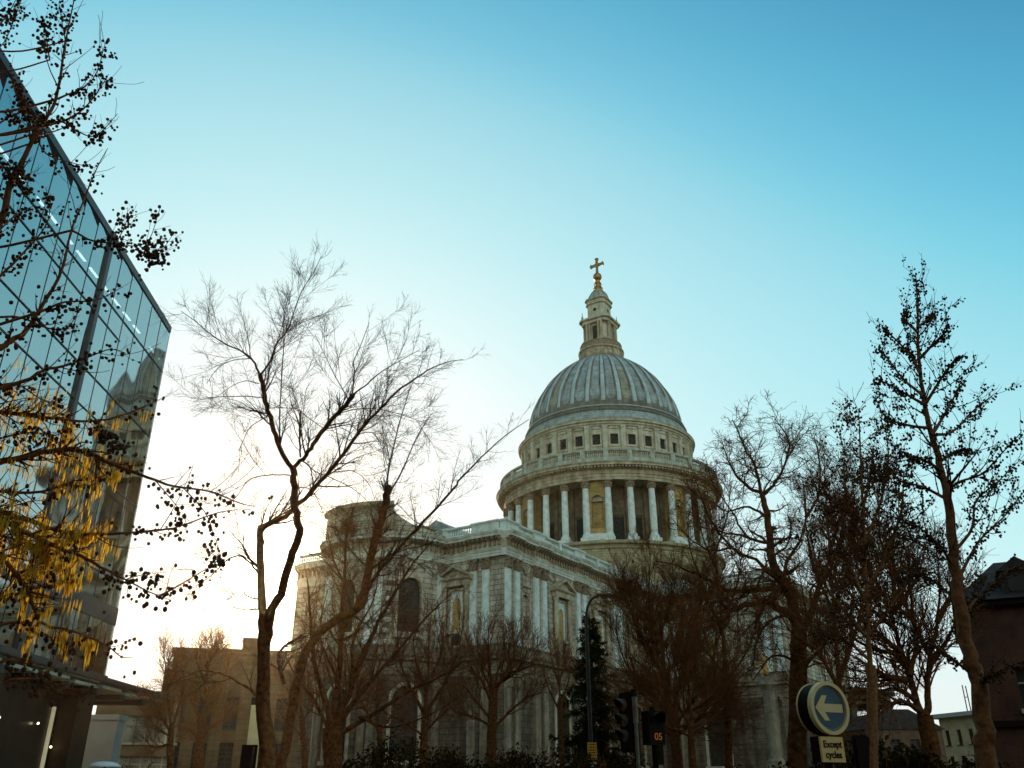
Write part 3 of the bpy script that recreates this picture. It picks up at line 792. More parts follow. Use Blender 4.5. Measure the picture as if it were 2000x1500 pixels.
for z0, z1 in zip(GZ[:-1], GZ[1:]):
    s = 0.0
    while s > S0:
        if z1 == 26.0: b.add([fg(s - 1.5, 0, z0), fg(s, 0, z0), fg(s, 0, 25.7), fg(s - 1.5, 0, roofz(s - 1.5) - .3)], [(0, 1, 2, 3)])
        else: b.add([fg(s - 1.5, 0, z0), fg(s, 0, z0), fg(s, 0, z1), fg(s - 1.5, 0, z1)], [(0, 1, 2, 3)])
        s -= 1.5
part_(b, 'glass_facade', 'facade_glass', fix=False)
b = MB(); b.box(lambda a, d, z: fg(d, a, z), -14, -.03, -.04, 0, 6.45, 25.7); part_(b, 'glass_end_wall', 'facade_glass')
b = MB(); s = 0.0
while s > S0:
    w = .013 if abs(s + 9) > .1 else .15
    b.box(fg, s - w, s + w, .003, .02 + (w > .1) * .12, 6.45, roofz(s)); s -= 1.5
for z in GZ[1:-1]: b.box(fg, S0, 0, .004, .045, z - .025, z + .025)
b.box(fg, S0, -5.9, .004, .04, 21.95, 22.01); b.box(fg, S0, -2.9, .004, .04, 17.4, 17.46)
b.box(fg, S0, 0, -.05, .06, 8.9, 9.75); b.box(fg, S0, .05, -.15, .14, 6.25, 6.5)
part_(b, 'mullion', 'mullion')
b = MB(); s = -.9
while s > S0: b.box(fg, s - .95, s, -1.4, -1.27, 25.1, 25.14); part_(b, 'ceiling_light', 'tube'); b = MB(); s -= 1.5
b = MB()
for z0, z1 in zip(GZ[:-1], GZ[1:]):
    s = -.2
    while s > S0:
        if rg.random() < .34 or s > -1.3: b = MB(); b.box(fg, s - rg.uniform(.5, 1.1), s, -.35, -.3, z1 - rg.uniform(1.2, 3.4), z1 - .35); part_(b, 'roller_blind', 'blind')
        s -= 1.5
# canopy with stepped soffit panels
M['soffit'] = mat('pale_soffit', (.62, .60, .46), rough=.5, var=.1, vscale_=2)
cn = MB()
cn.poly(lambda a, d, z: fg(a, z, d), [(S0, -7), (9.7, -1.2), (9.9, .1), (S0, .12)], 6.22, 6.44)
part_(cn, 'canopy', 'mullion')
b = MB()
for k in range(8):
    s = 9.0 - 3.1 * k
    b.poly(lambda a, d, z: fg(a, z, d), [(s - 2.7, -5.5 + .5 * (k < 2)), (s + .2, -4.6), (s, -.15), (s - 2.5, -.15)], 5.98 - .08 * (k % 2), 6.12 - .08 * (k % 2)); part_(b, 'soffit_panel', 'soffit'); b = MB()
b = MB()
for k in range(8):
    s = 6.1 - 3.1 * k; b.poly(lambda a, d, z: fg(a, z, d), [(s - .5, -5.2), (s, -5), (s + .25, -.12), (s - .25, -.12)], 5.62, 5.9); part_(b, 'canopy_fin', 'mullion'); b = MB()
# ground floor shop
b = MB(); b.box(fg, S0, .1, -6, -1.2, 0, 6.2); part_(b, 'shop_wall', mat('shop_dark', (.035, .022, .014), rough=.3, var=.3))
M['bronze'] = mat('bronze_column', (.06, .035, .02), rough=.4, metal=.4, var=.2)
for s0, s1 in ((-1.6, .15), (-9.5, -8.7), (-18, -17.2)):
    b = MB(); b.box(fg, s0, s1, -1.19 if s1 > 0 else -1.1, -.35, 0, 6.2); part_(b, 'shop_column', M['bronze'])
b = MB(); b.box(fg, -2.3, -2.05, -1.18, -1.1, 1.5, 4.9); b.box(fg, -13, -6.5, -1.18, -1.1, 1.85, 2.15); part_(b, 'shop_light_strip', mat('shop_glow', (.5, .45, .3), emit=(1, .85, .5, .25)))
M['shop_lamp'] = mat('shop_lamp', (1, .9, .6), emit=(1, .85, .5, 8))
for s, z in ((-8.2, 4.08), (-7.6, 4.1), (-7.0, 4.12), (-3.6, 4.1), (-1.9, 3.2)): b = MB(); b.ball(fg(s, -1.05, z), .05, 6, 4); part_(b, 'downlight', M['shop_lamp'])
text_mesh('shop_lettering', 'is', 1.5, mat('lettering', (.55, .50, .55), var=.05), office, fg(-10.4, -1.0, 3.05), (R(90), 0, R(91.8)), .35, .02, -.02)

# ------------------------------------------------------------------ other buildings
def facade_building(name, label, p0, p1, depth, h, m_wall, rows, cols, win, roof=None, strips=None, pane='glass_dark', cat='building'):
    p0, p1 = Vector(p0), Vector(p1); ax = (p1 - p0); w = ax.length; ax.normalize(); nv = Vector((ax.y, -ax.x, 0))
    if nv.y > 0: nv = -nv
    root = empty(name, (p0.x, p0.y, 0), label, cat)
    fr = lambda s, d, z: tuple(ax * s + nv * d + Vector((0, 0, z)))
    b = MB(); zs = [0]
    for (z0, z1) in rows: zs += [z0, z1]
    zs.append(h)
    for i in range(0, len(zs), 2): b.box(fr, 0, w, -depth, 0, zs[i], zs[i + 1])
    cw = w / cols
    for (z0, z1) in rows:
        b.box(fr, 0, w, -depth, -.35, z0, z1)
        for k in range(cols + 1):
            a0, a1 = max(0, k * cw - (cw - win) / 2), min(w, k * cw + (cw - win) / 2); b.box(fr, a0, a1, -.35, 0, z0, z1)
    b.build('wall', m_wall, root)
    for (z0, z1) in rows:
        for k in range(cols):
            c = (k + .5) * cw
            f = MB(); f.box(fr, c - win / 2, c + win / 2, -.345, -.3, z0, z1)
            o = f.build('window', M[pane] if isinstance(pane, str) else pane, root)
            g = MB(); g.box(fr, c - .04, c + .04, -.298, -.22, z0, z1); g.box(fr, c - win / 2, c + win / 2, -.296, -.23, z0 + (z1 - z0) * .6, z0 + (z1 - z0) * .6 + .07); g.box(fr, c - win / 2 - .1, c + win / 2 + .1, .003, .16, z0 - .15, z0)
            g.build('frame', M['darkmetal'] if pane == 'glass_dark' else M['trim'], o)
    return root, fr, w
brown = mat('brown_stone', (.17, .092, .036), var=.25, vscale_=.5, blocks=(1.1, .45, .02), bstr=.3, streak=.25)
brownlow = mat('buff_stone', (.21, .12, .055), var=.2, vscale_=.5, streak=.2)
q0, q1 = at(336, 1300, 85), at(585, 1300, 88)
r_, fr, w = facade_building('stone_building', 'tall brown stone block with flat parapet behind the bare trees on the left', (q0.x, q0.y, 0), (q1.x, q1.y, 0), 20, 13.0, brown, [(2.2, 5.2), (6.4, 9.2)], 5, 1.7)
b = MB(); b.box(fr, -.2, w, -20, .25, 13.0, 13.5); b.build('parapet', brown, r_)
b = MB(); b.box(fr, w * .52, w * .66, -6, -1, 13.5, 14.8); b.build('plant_room', brown, r_)
b = MB()
for k in range(6): b.box(fr, w * k / 5 - .55, w * k / 5 + .55, .003, .35, 0, 11.5)
b.build('pilaster', brown, r_)
b = MB(); b.box(fr, w * .6 + .6, w * .8 - .6, .004, .2, 0, 8.5); b.build('lit_wall_panel', mat('lit_wall_panel', (.55, .42, .20), var=.2, vscale_=.4), r_)  # lit stretch of wall painted as a paler, yellower colour
q0, q1 = at(185, 1400, 66), at(350, 1400, 68)
r_, fr, w = facade_building('stone_building', 'low buff stone block with pale window openings beside the glass canopy', (q0.x, q0.y, 0), (q1.x, q1.y, 0), 8, 7.6, brownlow, [(2.1, 3.5), (4.4, 6.2)], 4, 1.5,
                            pane=mat('hazy_glass', (.30, .27, .20), rough=.15, var=.3, vscale_=.5))
b = MB(); b.box(fr, 0, w, -8, .2, 7.6, 7.9); b.build('coping', brownlow, r_)
p = at(207, 1440, 58)
b = MB(); b.cube(-.95, .8, -.6, .6, 0, 5.3); b.cube(-1.05, .9, -.7, .7, 5.3, 5.6)
o = tag(b.build('stone_pier', mat('grey_pier', (.32, .27, .23), var=.12, vscale_=.8), None, loc=(p.x, p.y, 0)), 'plain pale grey pier at the corner of the glass block canopy', 'pier')
# brick house on the right
brick = mat('dark_brick', (.13, .042, .02), var=.3, vscale_=1, blocks=(.22, .075, .012), bstr=.2)
slate = mat('slate', (.05, .03, .025), var=.3, vscale_=2, blocks=(.3, .2, .01), bstr=.3)
q0 = at(1931, 1400, 35); q1 = q0 + Vector((12.5, -6.0, 0))
skyglass = mat('sky_lit_glass', (.03, .035, .035), rough=.12, var=.1, spec=.35)
r_, fr, w = facade_building('brick_building', 'dark red brick house with steep slate roof at the right edge', (q0.x, q0.y, 0), (q1.x, q1.y, 0), 12, 8.0, brick, [(1.2, 3.0), (4.2, 5.7)], 4, 1.0, pane=skyglass, cat='house')
b = MB(); b.box(fr, -.3, w, -12, .35, 8.0, 8.25); b.box(fr, -.15, w, .003, .2, 3.6, 3.8); b.build('eaves', M['black'], r_)
b = MB(); b.add([fr(-.45, .5, 8.2), fr(w, .5, 8.2), fr(w, -12, 8.2), fr(-.45, -12, 8.2), fr(1.6, -4, 10.5), fr(w, -4, 10.5), fr(w, -9, 10.5), fr(1.6, -9, 10.5)],
                [(0, 1, 5, 4), (1, 2, 6, 5), (2, 3, 7, 6), (3, 0, 4, 7), (4, 5, 6, 7), (0, 3, 2, 1)]); rr = b.build('roof', slate, r_)
for s in (2.1, 4.6):
    b = MB(); b.box(fr, s - .6, s + .6, -2.2, .1, 8.3, 9.3); b.poly(fr, [(s - .75, 9.3), (s + .75, 9.3), (s, 9.85)], -2.4, .2); dm = b.build('dormer', slate, r_)
    b = MB(); b.box(fr, s - .42, s + .42, .103, .13, 8.5, 9.15); b.build('window', skyglass, dm)
b = MB(); b.box(fr, 5.8, 7.0, -6, -5, 9.5, 11.8); b.build('chimney', brick, r_)
# unseen dark street blocks behind the viewpoint, added to cut low sky light
for x0, x1, hh, lab in ((-75, -30, 24, 'unseen dark brick street block behind the viewpoint, leftmost of its row'), (-29, 14, 27, 'unseen dark brick street block behind the viewpoint, tallest of its row'), (15, 70, 23, 'unseen dark brick street block behind the viewpoint, rightmost of its row')):
    facade_building('unseen_street_block', lab, (x0, -20, 0), (x1, -20, 0), -16, hh, brick, [(1, 3.5), (6, 8.5), (10, 12.5), (14, 16.5)], 6, 2.4, pane=skyglass)
# far block seen under the trees on the right, with its mast
q0, q1 = at(1832, 1400, 150), at(1925, 1400, 140)
r_, fr, w = facade_building('far_building', 'distant flat roofed stone block catching sun between the right trunks', (q0.x, q0.y, 0), (q1.x, q1.y, 0), 14, 11.4,
                            mat('far_stone', (.55, .42, .24), var=.2, vscale_=.6), [(4.2, 5.8), (7.4, 9.6)], 4, 1.1)
b = MB(); b.box(fr, -1.4, w + 1, -15, 1.4, 11.4, 12.0); b.build('roof_slab', M['slab'], r_)
b = MB(); b.tube([fr(2.2, -4, 12), fr(2.2, -4, 16.5)], .09, 5); b.tube([fr(3.0, -4, 12), fr(2.9, -4, 16.3)], .09, 5); b.tube([fr(2.2, -4, 14.6), fr(3, -4, 14.6)], .06, 5); b.build('mast', M['darkmetal'], r_)
q0, q1 = at(1690, 1430, 120), at(1840, 1430, 120)
r_, fr, w = facade_building('far_building', 'low dark distant building behind the double trunk tree', (q0.x, q0.y, 0), (q1.x, q1.y, 0), 14, 8.2, mat('dark_render', (.12, .06, .03), var=.3, vscale_=.5), [(2.2, 4.2), (5.2, 7.0)], 4, 1.2)
b = MB(); b.poly(fr, [(-.4, 8.2), (w + .4, 8.2), (w * .6, 10.6), (w * .4, 10.6)], -14, .3); b.build('roof', slate, r_)
# pale domed top of a parasol
p = at(205, 1492, 40)
r_ = empty('parasol', (p.x, p.y, 0), 'white dome shaped parasol low beside the shop doorway', 'parasol')
b = MB(); rs = [(.01, p.z + .10), (.3, p.z + .08), (.5, p.z + .02), (.64, p.z - .08), (.64, p.z - .13), (.6, p.z - .12), (.46, p.z - .02), (.01, p.z + .05)]
b.lathe(rs, 16); b.build('canopy', mat('white_canvas', (.82, .80, .76), var=.05), r_, smooth=True)
b = MB(); b.tube([(0, 0, 0), (0, 0, p.z + .1)], .03, 8); b.lathe([(.01, 0), (.32, 0), (.3, .08), (.01, .1)], 16); b.build('pole', M['darkmetal'], r_)

# ------------------------------------------------------------------ street furniture
def ground_at(px, Y): q = at(px, 1500, Y); return (q.x, q.y, 0)
# street lamp
g = at(1155, 1480, 43); top = at(1150, 1205, 43); tip = at(1196, 1161, 42.5)
r_ = empty('street_lamp', (g.x, g.y, 0), 'tall dark street lamp with curved arm in front of the fir', 'street lamp')
b = MB(); H_ = tip.z
pts = [(0, 0, 0), (0, 0, 1.2), (.0, 0, 3.5), (-.02, 0, top.z - 1.0), (0, -.02, top.z)]
for k in range(1, 9):
    t = k / 8 * R(82); pts.append((.62 * (1 - math.cos(t)), -.06, top.z + (H_ - top.z) * math.sin(t)))
b.tube(pts, [.13, .13, .09, .085, .075] + [.065] * 8, 12)
b.lathe([(.17, 0), (.17, 1.1), (.13, 1.2)], 12)
b.build('post', M['darkmetal'], r_, smooth=True)
b = MB(); e = pts[-1]; b.add(*[[(e[0] - .1, -.16, e[2] - .02), (e[0] - .1, .1, e[2] - .02), (e[0] + .85, .12, e[2] + .0), (e[0] + .85, -.2, e[2] + .0), (e[0], -.12, e[2] + .14), (e[0], .06, e[2] + .14), (e[0] + .78, .07, e[2] + .1), (e[0] + .78, -.15, e[2] + .1)],
                               [(0, 1, 2, 3), (4, 5, 6, 7), (0, 1, 5, 4), (1, 2, 6, 5), (2, 3, 7, 6), (3, 0, 4, 7)]])
hd = b.build('lamp_head', M['darkmetal'], r_)
b = MB(); b.cube(e[0] + .25, e[0] + .78, -.13, .06, e[2] - .06, e[2] - .022); b.build('lens', mat('lamp_lens', (.35, .33, .28), rough=.2, var=.1), hd)
def notice(px, py, Y, w, h, col, lines, label, name='notice'):
    p = at(px, py, Y); r = empty(name, (p.x, p.y - .16, p.z - h / 2), label, 'notice')
    b = MB(); b.cube(-w / 2, w / 2, -.006, .006, 0, h); b.build('plate', mat('notice_plate', col, rough=.5, var=.06), r)
    b = MB(); rr = random.Random(3)
    for i in range(lines):
        z = h * (.88 - .8 * i / max(1, lines - 1)); x = -w * .38
        while x < w * .34:
            q = min(w * rr.uniform(.06, .2), w * .38 - x); b.cube(x, x + q, -.0085, -.0065, z - h * .035, z + h * .03); x += q + w * .05
    b.build('print', M['black'], r); return r
notice(1156, 1467, 42.9, .42, .72, (.75, .33, .03), 6, 'orange notice with lines of dark print fixed to the lamp post')
p = at(1158, 1494, 42.9)
b = MB(); b.poly(XY, [(.18 * math.cos(k * math.pi / 10), .18 * math.sin(k * math.pi / 10)) for k in range(20)], -.01, .01)
tag(b.build('round_sign', mat('white_disc', (.6, .52, .45), var=.1), None, loc=(p.x, p.y - .16, p.z)), 'small round pale sign below the orange notice on the lamp post', 'sign')

# lit drum sign with the arrow, and its plate
Y = 8.0; cS = at(1618, 1383, Y); sc = Y * 1.0 / F_PX * (CT + (750 - 1383) / F_PX * -ST)
r_ = empty('arrow_sign', (cS.x, cS.y, 0), 'round drum sign with white left arrow on dark blue above an Except cycles plate', 'road sign', rotz=R(26))
RD = .208
ring = [(RD * math.cos(k * math.pi / 24), RD * math.sin(k * math.pi / 24)) for k in range(48)]
fS = lambda a, d, z: (a, -d, cS.z + z)
b = MB(); b.poly(fS, ring, -.15, .0); dr = b.build('drum', M['black'], r_)
M['cream'] = mat('cream_rim', (.95, .68, .29), rough=.5, var=.06)
def ringmesh(r0, r1, d0, d1, m, nm, par):
    b = MB(); n_ = 48; vs = []
    for r, d in ((r0, d0), (r1, d0), (r1, d1), (r0, d1)):
        vs += [fS(r * math.cos(2 * math.pi * k / n_), d, r * math.sin(2 * math.pi * k / n_)) for k in range(n_)]
    fs = [(j * n_ + k, j * n_ + (k + 1) % n_, ((j + 1) % 4) * n_ + (k + 1) % n_, ((j + 1) % 4) * n_ + k) for j in range(4) for k in range(n_)]
    b.add(vs, fs); return b.build(nm, m, par)
ringmesh(RD - .022, RD + .010, -.02, .025, M['cream'], 'rim', r_)
ringmesh(RD - .012, RD + .006, -.162, -.148, M['cream'], 'rear_rim', r_)
ringmesh(RD - .036, RD - .03, .002, .012, mat('inner_line', (.34, .36, .36), var=.05), 'inner_line', r_)
b = MB(); b.poly(fS, [(x * (RD - .036) / RD, z * (RD - .036) / RD) for x, z in ring], .002, .008); b.build('sign_face', mat('sign_blue', (.035, .085, .115), rough=.35, var=.2, vscale_=6), r_)
aw_ = [(x * .82, z * .82) for x, z in [(-.195, .0), (-.085, .125), (-.015, .125), (-.068, .042), (.185, .042), (.185, -.042), (-.068, -.042), (-.015, -.125), (-.085, -.125)]]
b = MB(); b.poly(fS, aw_, .009, .012); b.build('arrow', M['cream'], r_)
b = MB(); b.tube([(0, .09, 0), (0, .09, cS.z)], .045, 12); b.build('post', M['darkmetal'], r_)
pl = at(1616, 1464, Y).z; px_ = -.035
b = MB(); b.cube(px_ - .128, px_ + .128, -.02, .0, pl - .1, pl + .1); b.cube(px_ - .13, px_ + .13, .003, .10, pl - .102, pl + .102, 1)
b.build('plate', [mat('cream_plate', (.95, .60, .19), rough=.5, var=.05), M['black']], r_)
for txt, dz in (('Except', .016), ('cycles', -.066)):
    text_mesh('lettering', txt, .076, M['black'], r_, (px_, -.0225, pl + dz), (R(90), 0, 0), 0, .001, .0016)

# traffic signal heads
def hood(mb, fr, z, r, dl):
    n_ = 12
    for k in range(n_):
        t0, t1 = R(-20 + 220 * k / n_), R(-20 + 220 * (k + 1) / n_)
        def pt(t, rr, d): return fr(rr * math.cos(t), d * (.55 + .45 * math.sin(max(0, min(math.pi, t)))), z + rr * math.sin(t))
        mb.add([pt(t0, r, 0), pt(t1, r, 0), pt(t1, r, dl), pt(t0, r, dl), pt(t0, r - .008, 0), pt(t1, r - .008, 0), pt(t1, r - .008, dl), pt(t0, r - .008, dl)],
               [(0, 1, 2, 3), (4, 5, 6, 7), (3, 2, 6, 7), (0, 1, 5, 4)])
g = ground_at(1238, 17.5)
r_ = empty('traffic_light', g, 'three lamp traffic signal with deep hoods facing left', 'traffic light', rotz=R(-62))
zb = at(1212, 1445, 17.5).z
fT = lambda a, d, z: (a, -d - .1, zb + z)
b = MB(); b.box(fT, -.16, .16, -.14, .06, -.16, .78); b.box(fT, -.24, .24, -.02, -.005, -.22, .84); b.build('housing', M['black'], r_)
for k, col in enumerate(((.05, .10, .05), (.25, .14, .03), (.30, .03, .02))):
    z = .05 + .27 * k
    b = MB(); b.lathe([(.0001, 0), (.07, .012), (.1, 0)], 20); o = b.build('lens', mat('signal_lens', col, rough=.25, var=.1), r_, loc=fT(0, .065, z)); o.rotation_euler = (R(90), 0, 0)
    b = MB(); hood(b, fT, z, .125, .26); b.build('hood', mat('hood_grey', (.06, .04, .025), rough=.6, var=.2), r_)
b = MB(); b.tube([(0, .1, 0), (0, .1, zb + .9)], .057, 12); b.build('post', M['black'], r_)
g = ground_at(1247, 16.8); zt = at(1242, 1361, 16.8).z
b = MB(); b.tube([(0, 0, 0), (0, 0, zt - .45)], .035, 12); b.tube([(0, 0, zt - .45), (0, 0, zt)], .05, 12); b.lathe([(.08, 0), (.08, .5), (.045, .56)], 12)
tag(b.build('sign_post', M['steel'], None, loc=g), 'bare slim metal post with thicker top right of the traffic signal', 'post')
g = ground_at(1281, 17.2); zc_ = at(1289, 1437, 17.2).z
r_ = empty('pedestrian_signal', g, 'black pedestrian signal box with lit orange 05 countdown', 'pedestrian signal', rotz=R(24))
b = MB(); b.cube(-.17, .17, -.12, .12, zc_ - .16, zc_ + .42); b.build('housing', M['black'], r_)
b = MB(); hood(b, lambda a, d, z: (a, -.12 - d, zc_ + .27 + z), 0, .13, .2); b.build('hood', M['black'], r_)
text_mesh('countdown', '05', .17, mat('countdown_orange', (.6, .2, .03), emit=(1, .27, .04, .1)), r_, (.02, -.124, zc_ - .075), (R(90), 0, 0))
b = MB(); b.tube([(0, .0, 0), (0, .0, zc_ + .5)], .055, 12); b.build('post', M['black'], r_)
p = at(1294, 1470, 17.0)
b = MB(); b.cube(-.07, .07, -.05, .05, -.2, .13); b.cube(-.03, .03, -.065, -.05, -.1, .05)
tag(b.build('push_button_box', M['black'], r_, loc=(.02, -.1, p.z)))
# signal seen from behind on the left and another far right
for px, py, Y, lab in ((481, 1458, 26, 'dark rectangular back of a signal box left of the forked trunk'), (1692, 1440, 24, 'dark traffic signal half hidden in the shade right of the arrow sign')):
    g = ground_at(px, Y); z = at(px, py, Y).z
    r_ = empty('traffic_light', g, lab, 'traffic light')
    b = MB(); b.cube(-.15, .15, -.1, .1, z - .95, z); b.cube(-.22, .22, .1, .115, z - 1.0, z + .05); b.build('housing', M['black'], r_)
    b = MB(); b.tube([(0, .0, 0), (0, 0, z - .9)], .055, 10); b.build('post', M['black'], r_)
    for k in range(3):
        b = MB(); hood(b, lambda a, d, zz: (-a, .115 + d, z - .18 - .29 * k + zz), 0, .12, .2); b.build('hood', M['black'], r_)
# gilded statue on its column
g = at(1497, 1322, 80); zt, zb_ = at(1497, 1268, 80).z, g.z
r_ = empty('monument_column', (g.x, g.y, 0), 'stone monument column carrying the gilded statue before the transept', 'column')
b = MB(); b.cube(-1.6, 1.6, -1.6, 1.6, 0, 1.2); b.cube(-1.1, 1.1, -1.1, 1.1, 1.2, 3.2); b.build('pedestal', M['lowpil'], r_)
b = MB(); b.lathe([(.75, 3.2), (.75, 3.5), (.55, 3.7), (.56, 6), (.48, zb_ - 1.2), (.72, zb_ - .7)], 16); b.cube(-.75, .75, -.75, .75, zb_ - .7, zb_ - .35); b.lathe([(.45, zb_ - .35), (.45, zb_)], 12); b.build('shaft', M['lowpil'], r_)
st = tag(bpy.data.objects.new('statue', bpy.data.meshes.new('statue')), 'gilded robed statue holding a tall cross staff on a column', 'statue'); C.objects.link(st); st.location = (g.x, g.y, zb_)
hS = (zt - zb_) / 2.75
bm = bmesh.new(); lay = bm.verts.layers.skin.verify(); V = {}
sk = [('pel', (0, 0, 1.15), .27), ('che', (0, 0, 1.72), .27), ('nek', (0, -.02, 2.0), .11), ('hea', (0, -.05, 2.2), .17), ('htp', (0, -.04, 2.38), .12), ('hem', (0, 0, .55), .34), ('ft', (0, 0, .02), .38),
      ('ls', (-.3, 0, 1.85), .12), ('le', (-.52, -.1, 1.6), .1), ('lh', (-.62, -.25, 1.95), .07), ('rs', (.3, 0, 1.85), .12), ('re', (.48, -.12, 1.5), .11), ('rh', (.42, -.38, 1.4), .08)]
for k, c_, r in sk: V[k] = bm.verts.new(Vector(c_) * hS)
for a, c_ in (('pel', 'che'), ('che', 'nek'), ('nek', 'hea'), ('hea', 'htp'), ('pel', 'hem'), ('hem', 'ft'), ('che', 'ls'), ('ls', 'le'), ('le', 'lh'), ('che', 'rs'), ('rs', 're'), ('re', 'rh')): bm.edges.new((V[a], V[c_]))
for k, c_, r in sk: V[k][lay].radius = (r * hS, r * hS * .85); V[k][lay].use_root = (k == 'pel')
bm.to_mesh(st.data); bm.free(); st.data.materials.append(M['gold'])
st.modifiers.new('skin', 'SKIN'); sb = st.modifiers.new('smooth', 'SUBSURF'); sb.levels = sb.render_levels = 2
b = MB(); b.tube([(-.66 * hS, -.28 * hS, .3), (-.6 * hS, -.24 * hS, 2.75 * hS)], .05, 8); b.cube(-.85 * hS, -.37 * hS, -.3 * hS, -.22 * hS, 2.38 * hS, 2.47 * hS); b.build('cross_staff', M['gold'], st)

# ------------------------------------------------------------------ trees
def crom(P, sub=4):
    P = [np.array(p, float) for p in P]
    Q = [2 * P[0] - P[1]] + P + [2 * P[-1] - P[-2]]; o = []
    for i in range(1, len(Q) - 2):
        for k in range(sub):
            t = k / sub
            o.append(.5 * (2 * Q[i] + (Q[i + 1] - Q[i - 1]) * t + (2 * Q[i - 1] - 5 * Q[i] + 4 * Q[i + 1] - Q[i + 2]) * t**2 + (3 * Q[i] - Q[i - 1] - 3 * Q[i + 1] + Q[i + 2]) * t**3))
    o.append(P[-1]); return np.array(o)
def trace(rng, px, Y0, dY, r0, r1, ground=False, kink=.25, sub=4):
    """a limb traced through the photograph, running Y0 .. Y0+dY metres ahead"""
    n = len(px); pts = []
    for i, (x, y) in enumerate(px):
        q = i / max(1, n - 1); pts.append(np.array(at(x, y, Y0 + dY * q)))
    if ground: pts = [np.array([pts[0][0], pts[0][1], 0.0])] + pts
    P = crom(pts, sub); m = len(P)
    r = r0 + (r1 - r0) * np.linspace(0, 1, m) ** .8
    if ground: r[:2] *= (1.5, 1.15)
    P[1:-1] += rng.normal(0, 1, (m - 2, 3)) * (np.minimum(r[1:-1, None], .06) * kink)
    return P, r
def grow(rng, P0, D0, L, n, r0, r1, up, wob):
    """grow many twigs at once: start points, directions, lengths -> (T, n+1, 3), radii"""
    T = len(P0); P = np.zeros((T, n + 1, 3)); P[:, 0] = P0; D = D0.copy(); st = (L / n)[:, None]
    for k in range(n):
        D = D + rng.normal(0, wob, (T, 3)); D[:, 2] += up
        D /= np.linalg.norm(D, axis=1, keepdims=True); P[:, k + 1] = P[:, k] + D * st
    rr = r0[:, None] + (r1 - r0[:, None]) * np.linspace(0, 1, n + 1)[None]
    return P, rr
def sprout(rng, tubes, spacing, L, ang, n, rk, rmin, up=.05, wob=.12, tmin=.15, tip=.45, flat=None):
    """side shoots along tubes; shoots shorten towards the parent's tip"""
    S, D, LL, R0 = [], [], [], []
    for P, r in tubes:
        seg = np.linalg.norm(np.diff(P, axis=0), axis=1); cum = np.concatenate([[0], np.cumsum(seg)]); tot = cum[-1]
        k = rng.poisson(tot * (1 - tmin) / spacing)
        if k == 0: continue
        s = rng.uniform(tmin, 1, k) * tot; i = np.clip(np.searchsorted(cum, s) - 1, 0, len(seg) - 1); f = ((s - cum[i]) / (seg[i] + 1e-9))[:, None]
        S.append(P[i] * (1 - f) + P[i + 1] * f); T = (P[i + 1] - P[i]) / (seg[i][:, None] + 1e-9)
        a = rng.normal(0, 1, (k, 3))
        if flat is not None: a[:, 1] *= flat
        a -= T * np.sum(a * T, 1, keepdims=True); a /= np.linalg.norm(a, axis=1, keepdims=True) + 1e-9
        th = np.radians(rng.uniform(*ang, k))[:, None]; D.append(T * np.cos(th) + a * np.sin(th))
        q = s / tot; LL.append(rng.uniform(*L, k) * (1 - (1 - tip) * q)); R0.append(np.maximum(rmin, rk * (r[i] * (1 - f[:, 0]) + r[i + 1] * f[:, 0])))
    if not S: return []
    P, rr = grow(rng, np.concatenate(S), np.concatenate(D), np.concatenate(LL), n, np.concatenate(R0), rmin * .7, up, wob)
    return list(zip(P, rr))
ICO_V, ICO_F = None, None
_b = bmesh.new(); bmesh.ops.create_icosphere(_b, subdivisions=1, radius=1); ICO_V = np.array([v.co[:] for v in _b.verts]); ICO_F = np.array([[v.index for v in f.verts] for f in _b.faces]); _b.free()
def beads(pos, rx, rz):
    V = pos[:, None, :] + ICO_V[None] * np.stack([rx, rx, rz], -1)[:, None, :]
    F = ICO_F[None] + (np.arange(len(pos)) * len(ICO_V))[:, None, None]
    return V.reshape(-1, 3), F.reshape(-1, 3)
def along(rng, tubes, n, tmin=.1):
    i = rng.integers(0, len(tubes), n); o = np.zeros((n, 3))
    for k, j in enumerate(i):
        P = tubes[j][0]; t = rng.uniform(tmin, 1) * (len(P) - 1); a = min(int(t), len(P) - 2); f = t - a; o[k] = P[a] * (1 - f) + P[a + 1] * f
    return o
def blades(pos, rx, rz):
    """hanging catkins: two crossed slim leaves each, so the low sun shines through them"""
    T = len(pos); a = np.random.default_rng(5).uniform(0, 3.14, T); Vs = []
    for o in (0, math.pi / 2):
        h = np.stack([np.cos(a + o), np.sin(a + o), np.zeros(T)], -1) * rx[:, None]; z = np.stack([np.zeros(T), np.zeros(T), rz], -1)
        Vs.append(np.stack([pos - z, pos - .3 * z + h, pos + z, pos - .3 * z - h], 1))
    V = np.concatenate(Vs).reshape(-1, 3); return V, np.arange(len(V)).reshape(-1, 4)
def make_tree(name, label, base, wood, twigs, m_bark='bark', m_twig='twig', group=None, cones=None, catkins=None, sides=8):
    root = empty(name, (base[0], base[1], 0), label, 'tree', group)
    o = np.array([base[0], base[1], 0.0])
    V, F = tubes_np(wood, sides); np_mesh('trunk', V - o, F, M[m_bark], root)
    VS, FS, off = [], [], 0
    for lev, sd in twigs:
        if not lev: continue
        V, F = tubes_np(lev, sd); VS.append(V); FS.append(F + off); off += len(V)
    np_mesh('crown', np.concatenate(VS) - o, np.concatenate(FS), M[m_twig], root)
    if cones is not None:
        V, F = beads(*cones); tag(np_mesh('seed_cones', V - o, F, M['cone'], root), kind='stuff')
    if catkins is not None:
        V, F = blades(*catkins); tag(np_mesh('catkins', V - o, F, M['catkin'], root), kind='stuff')
    return root
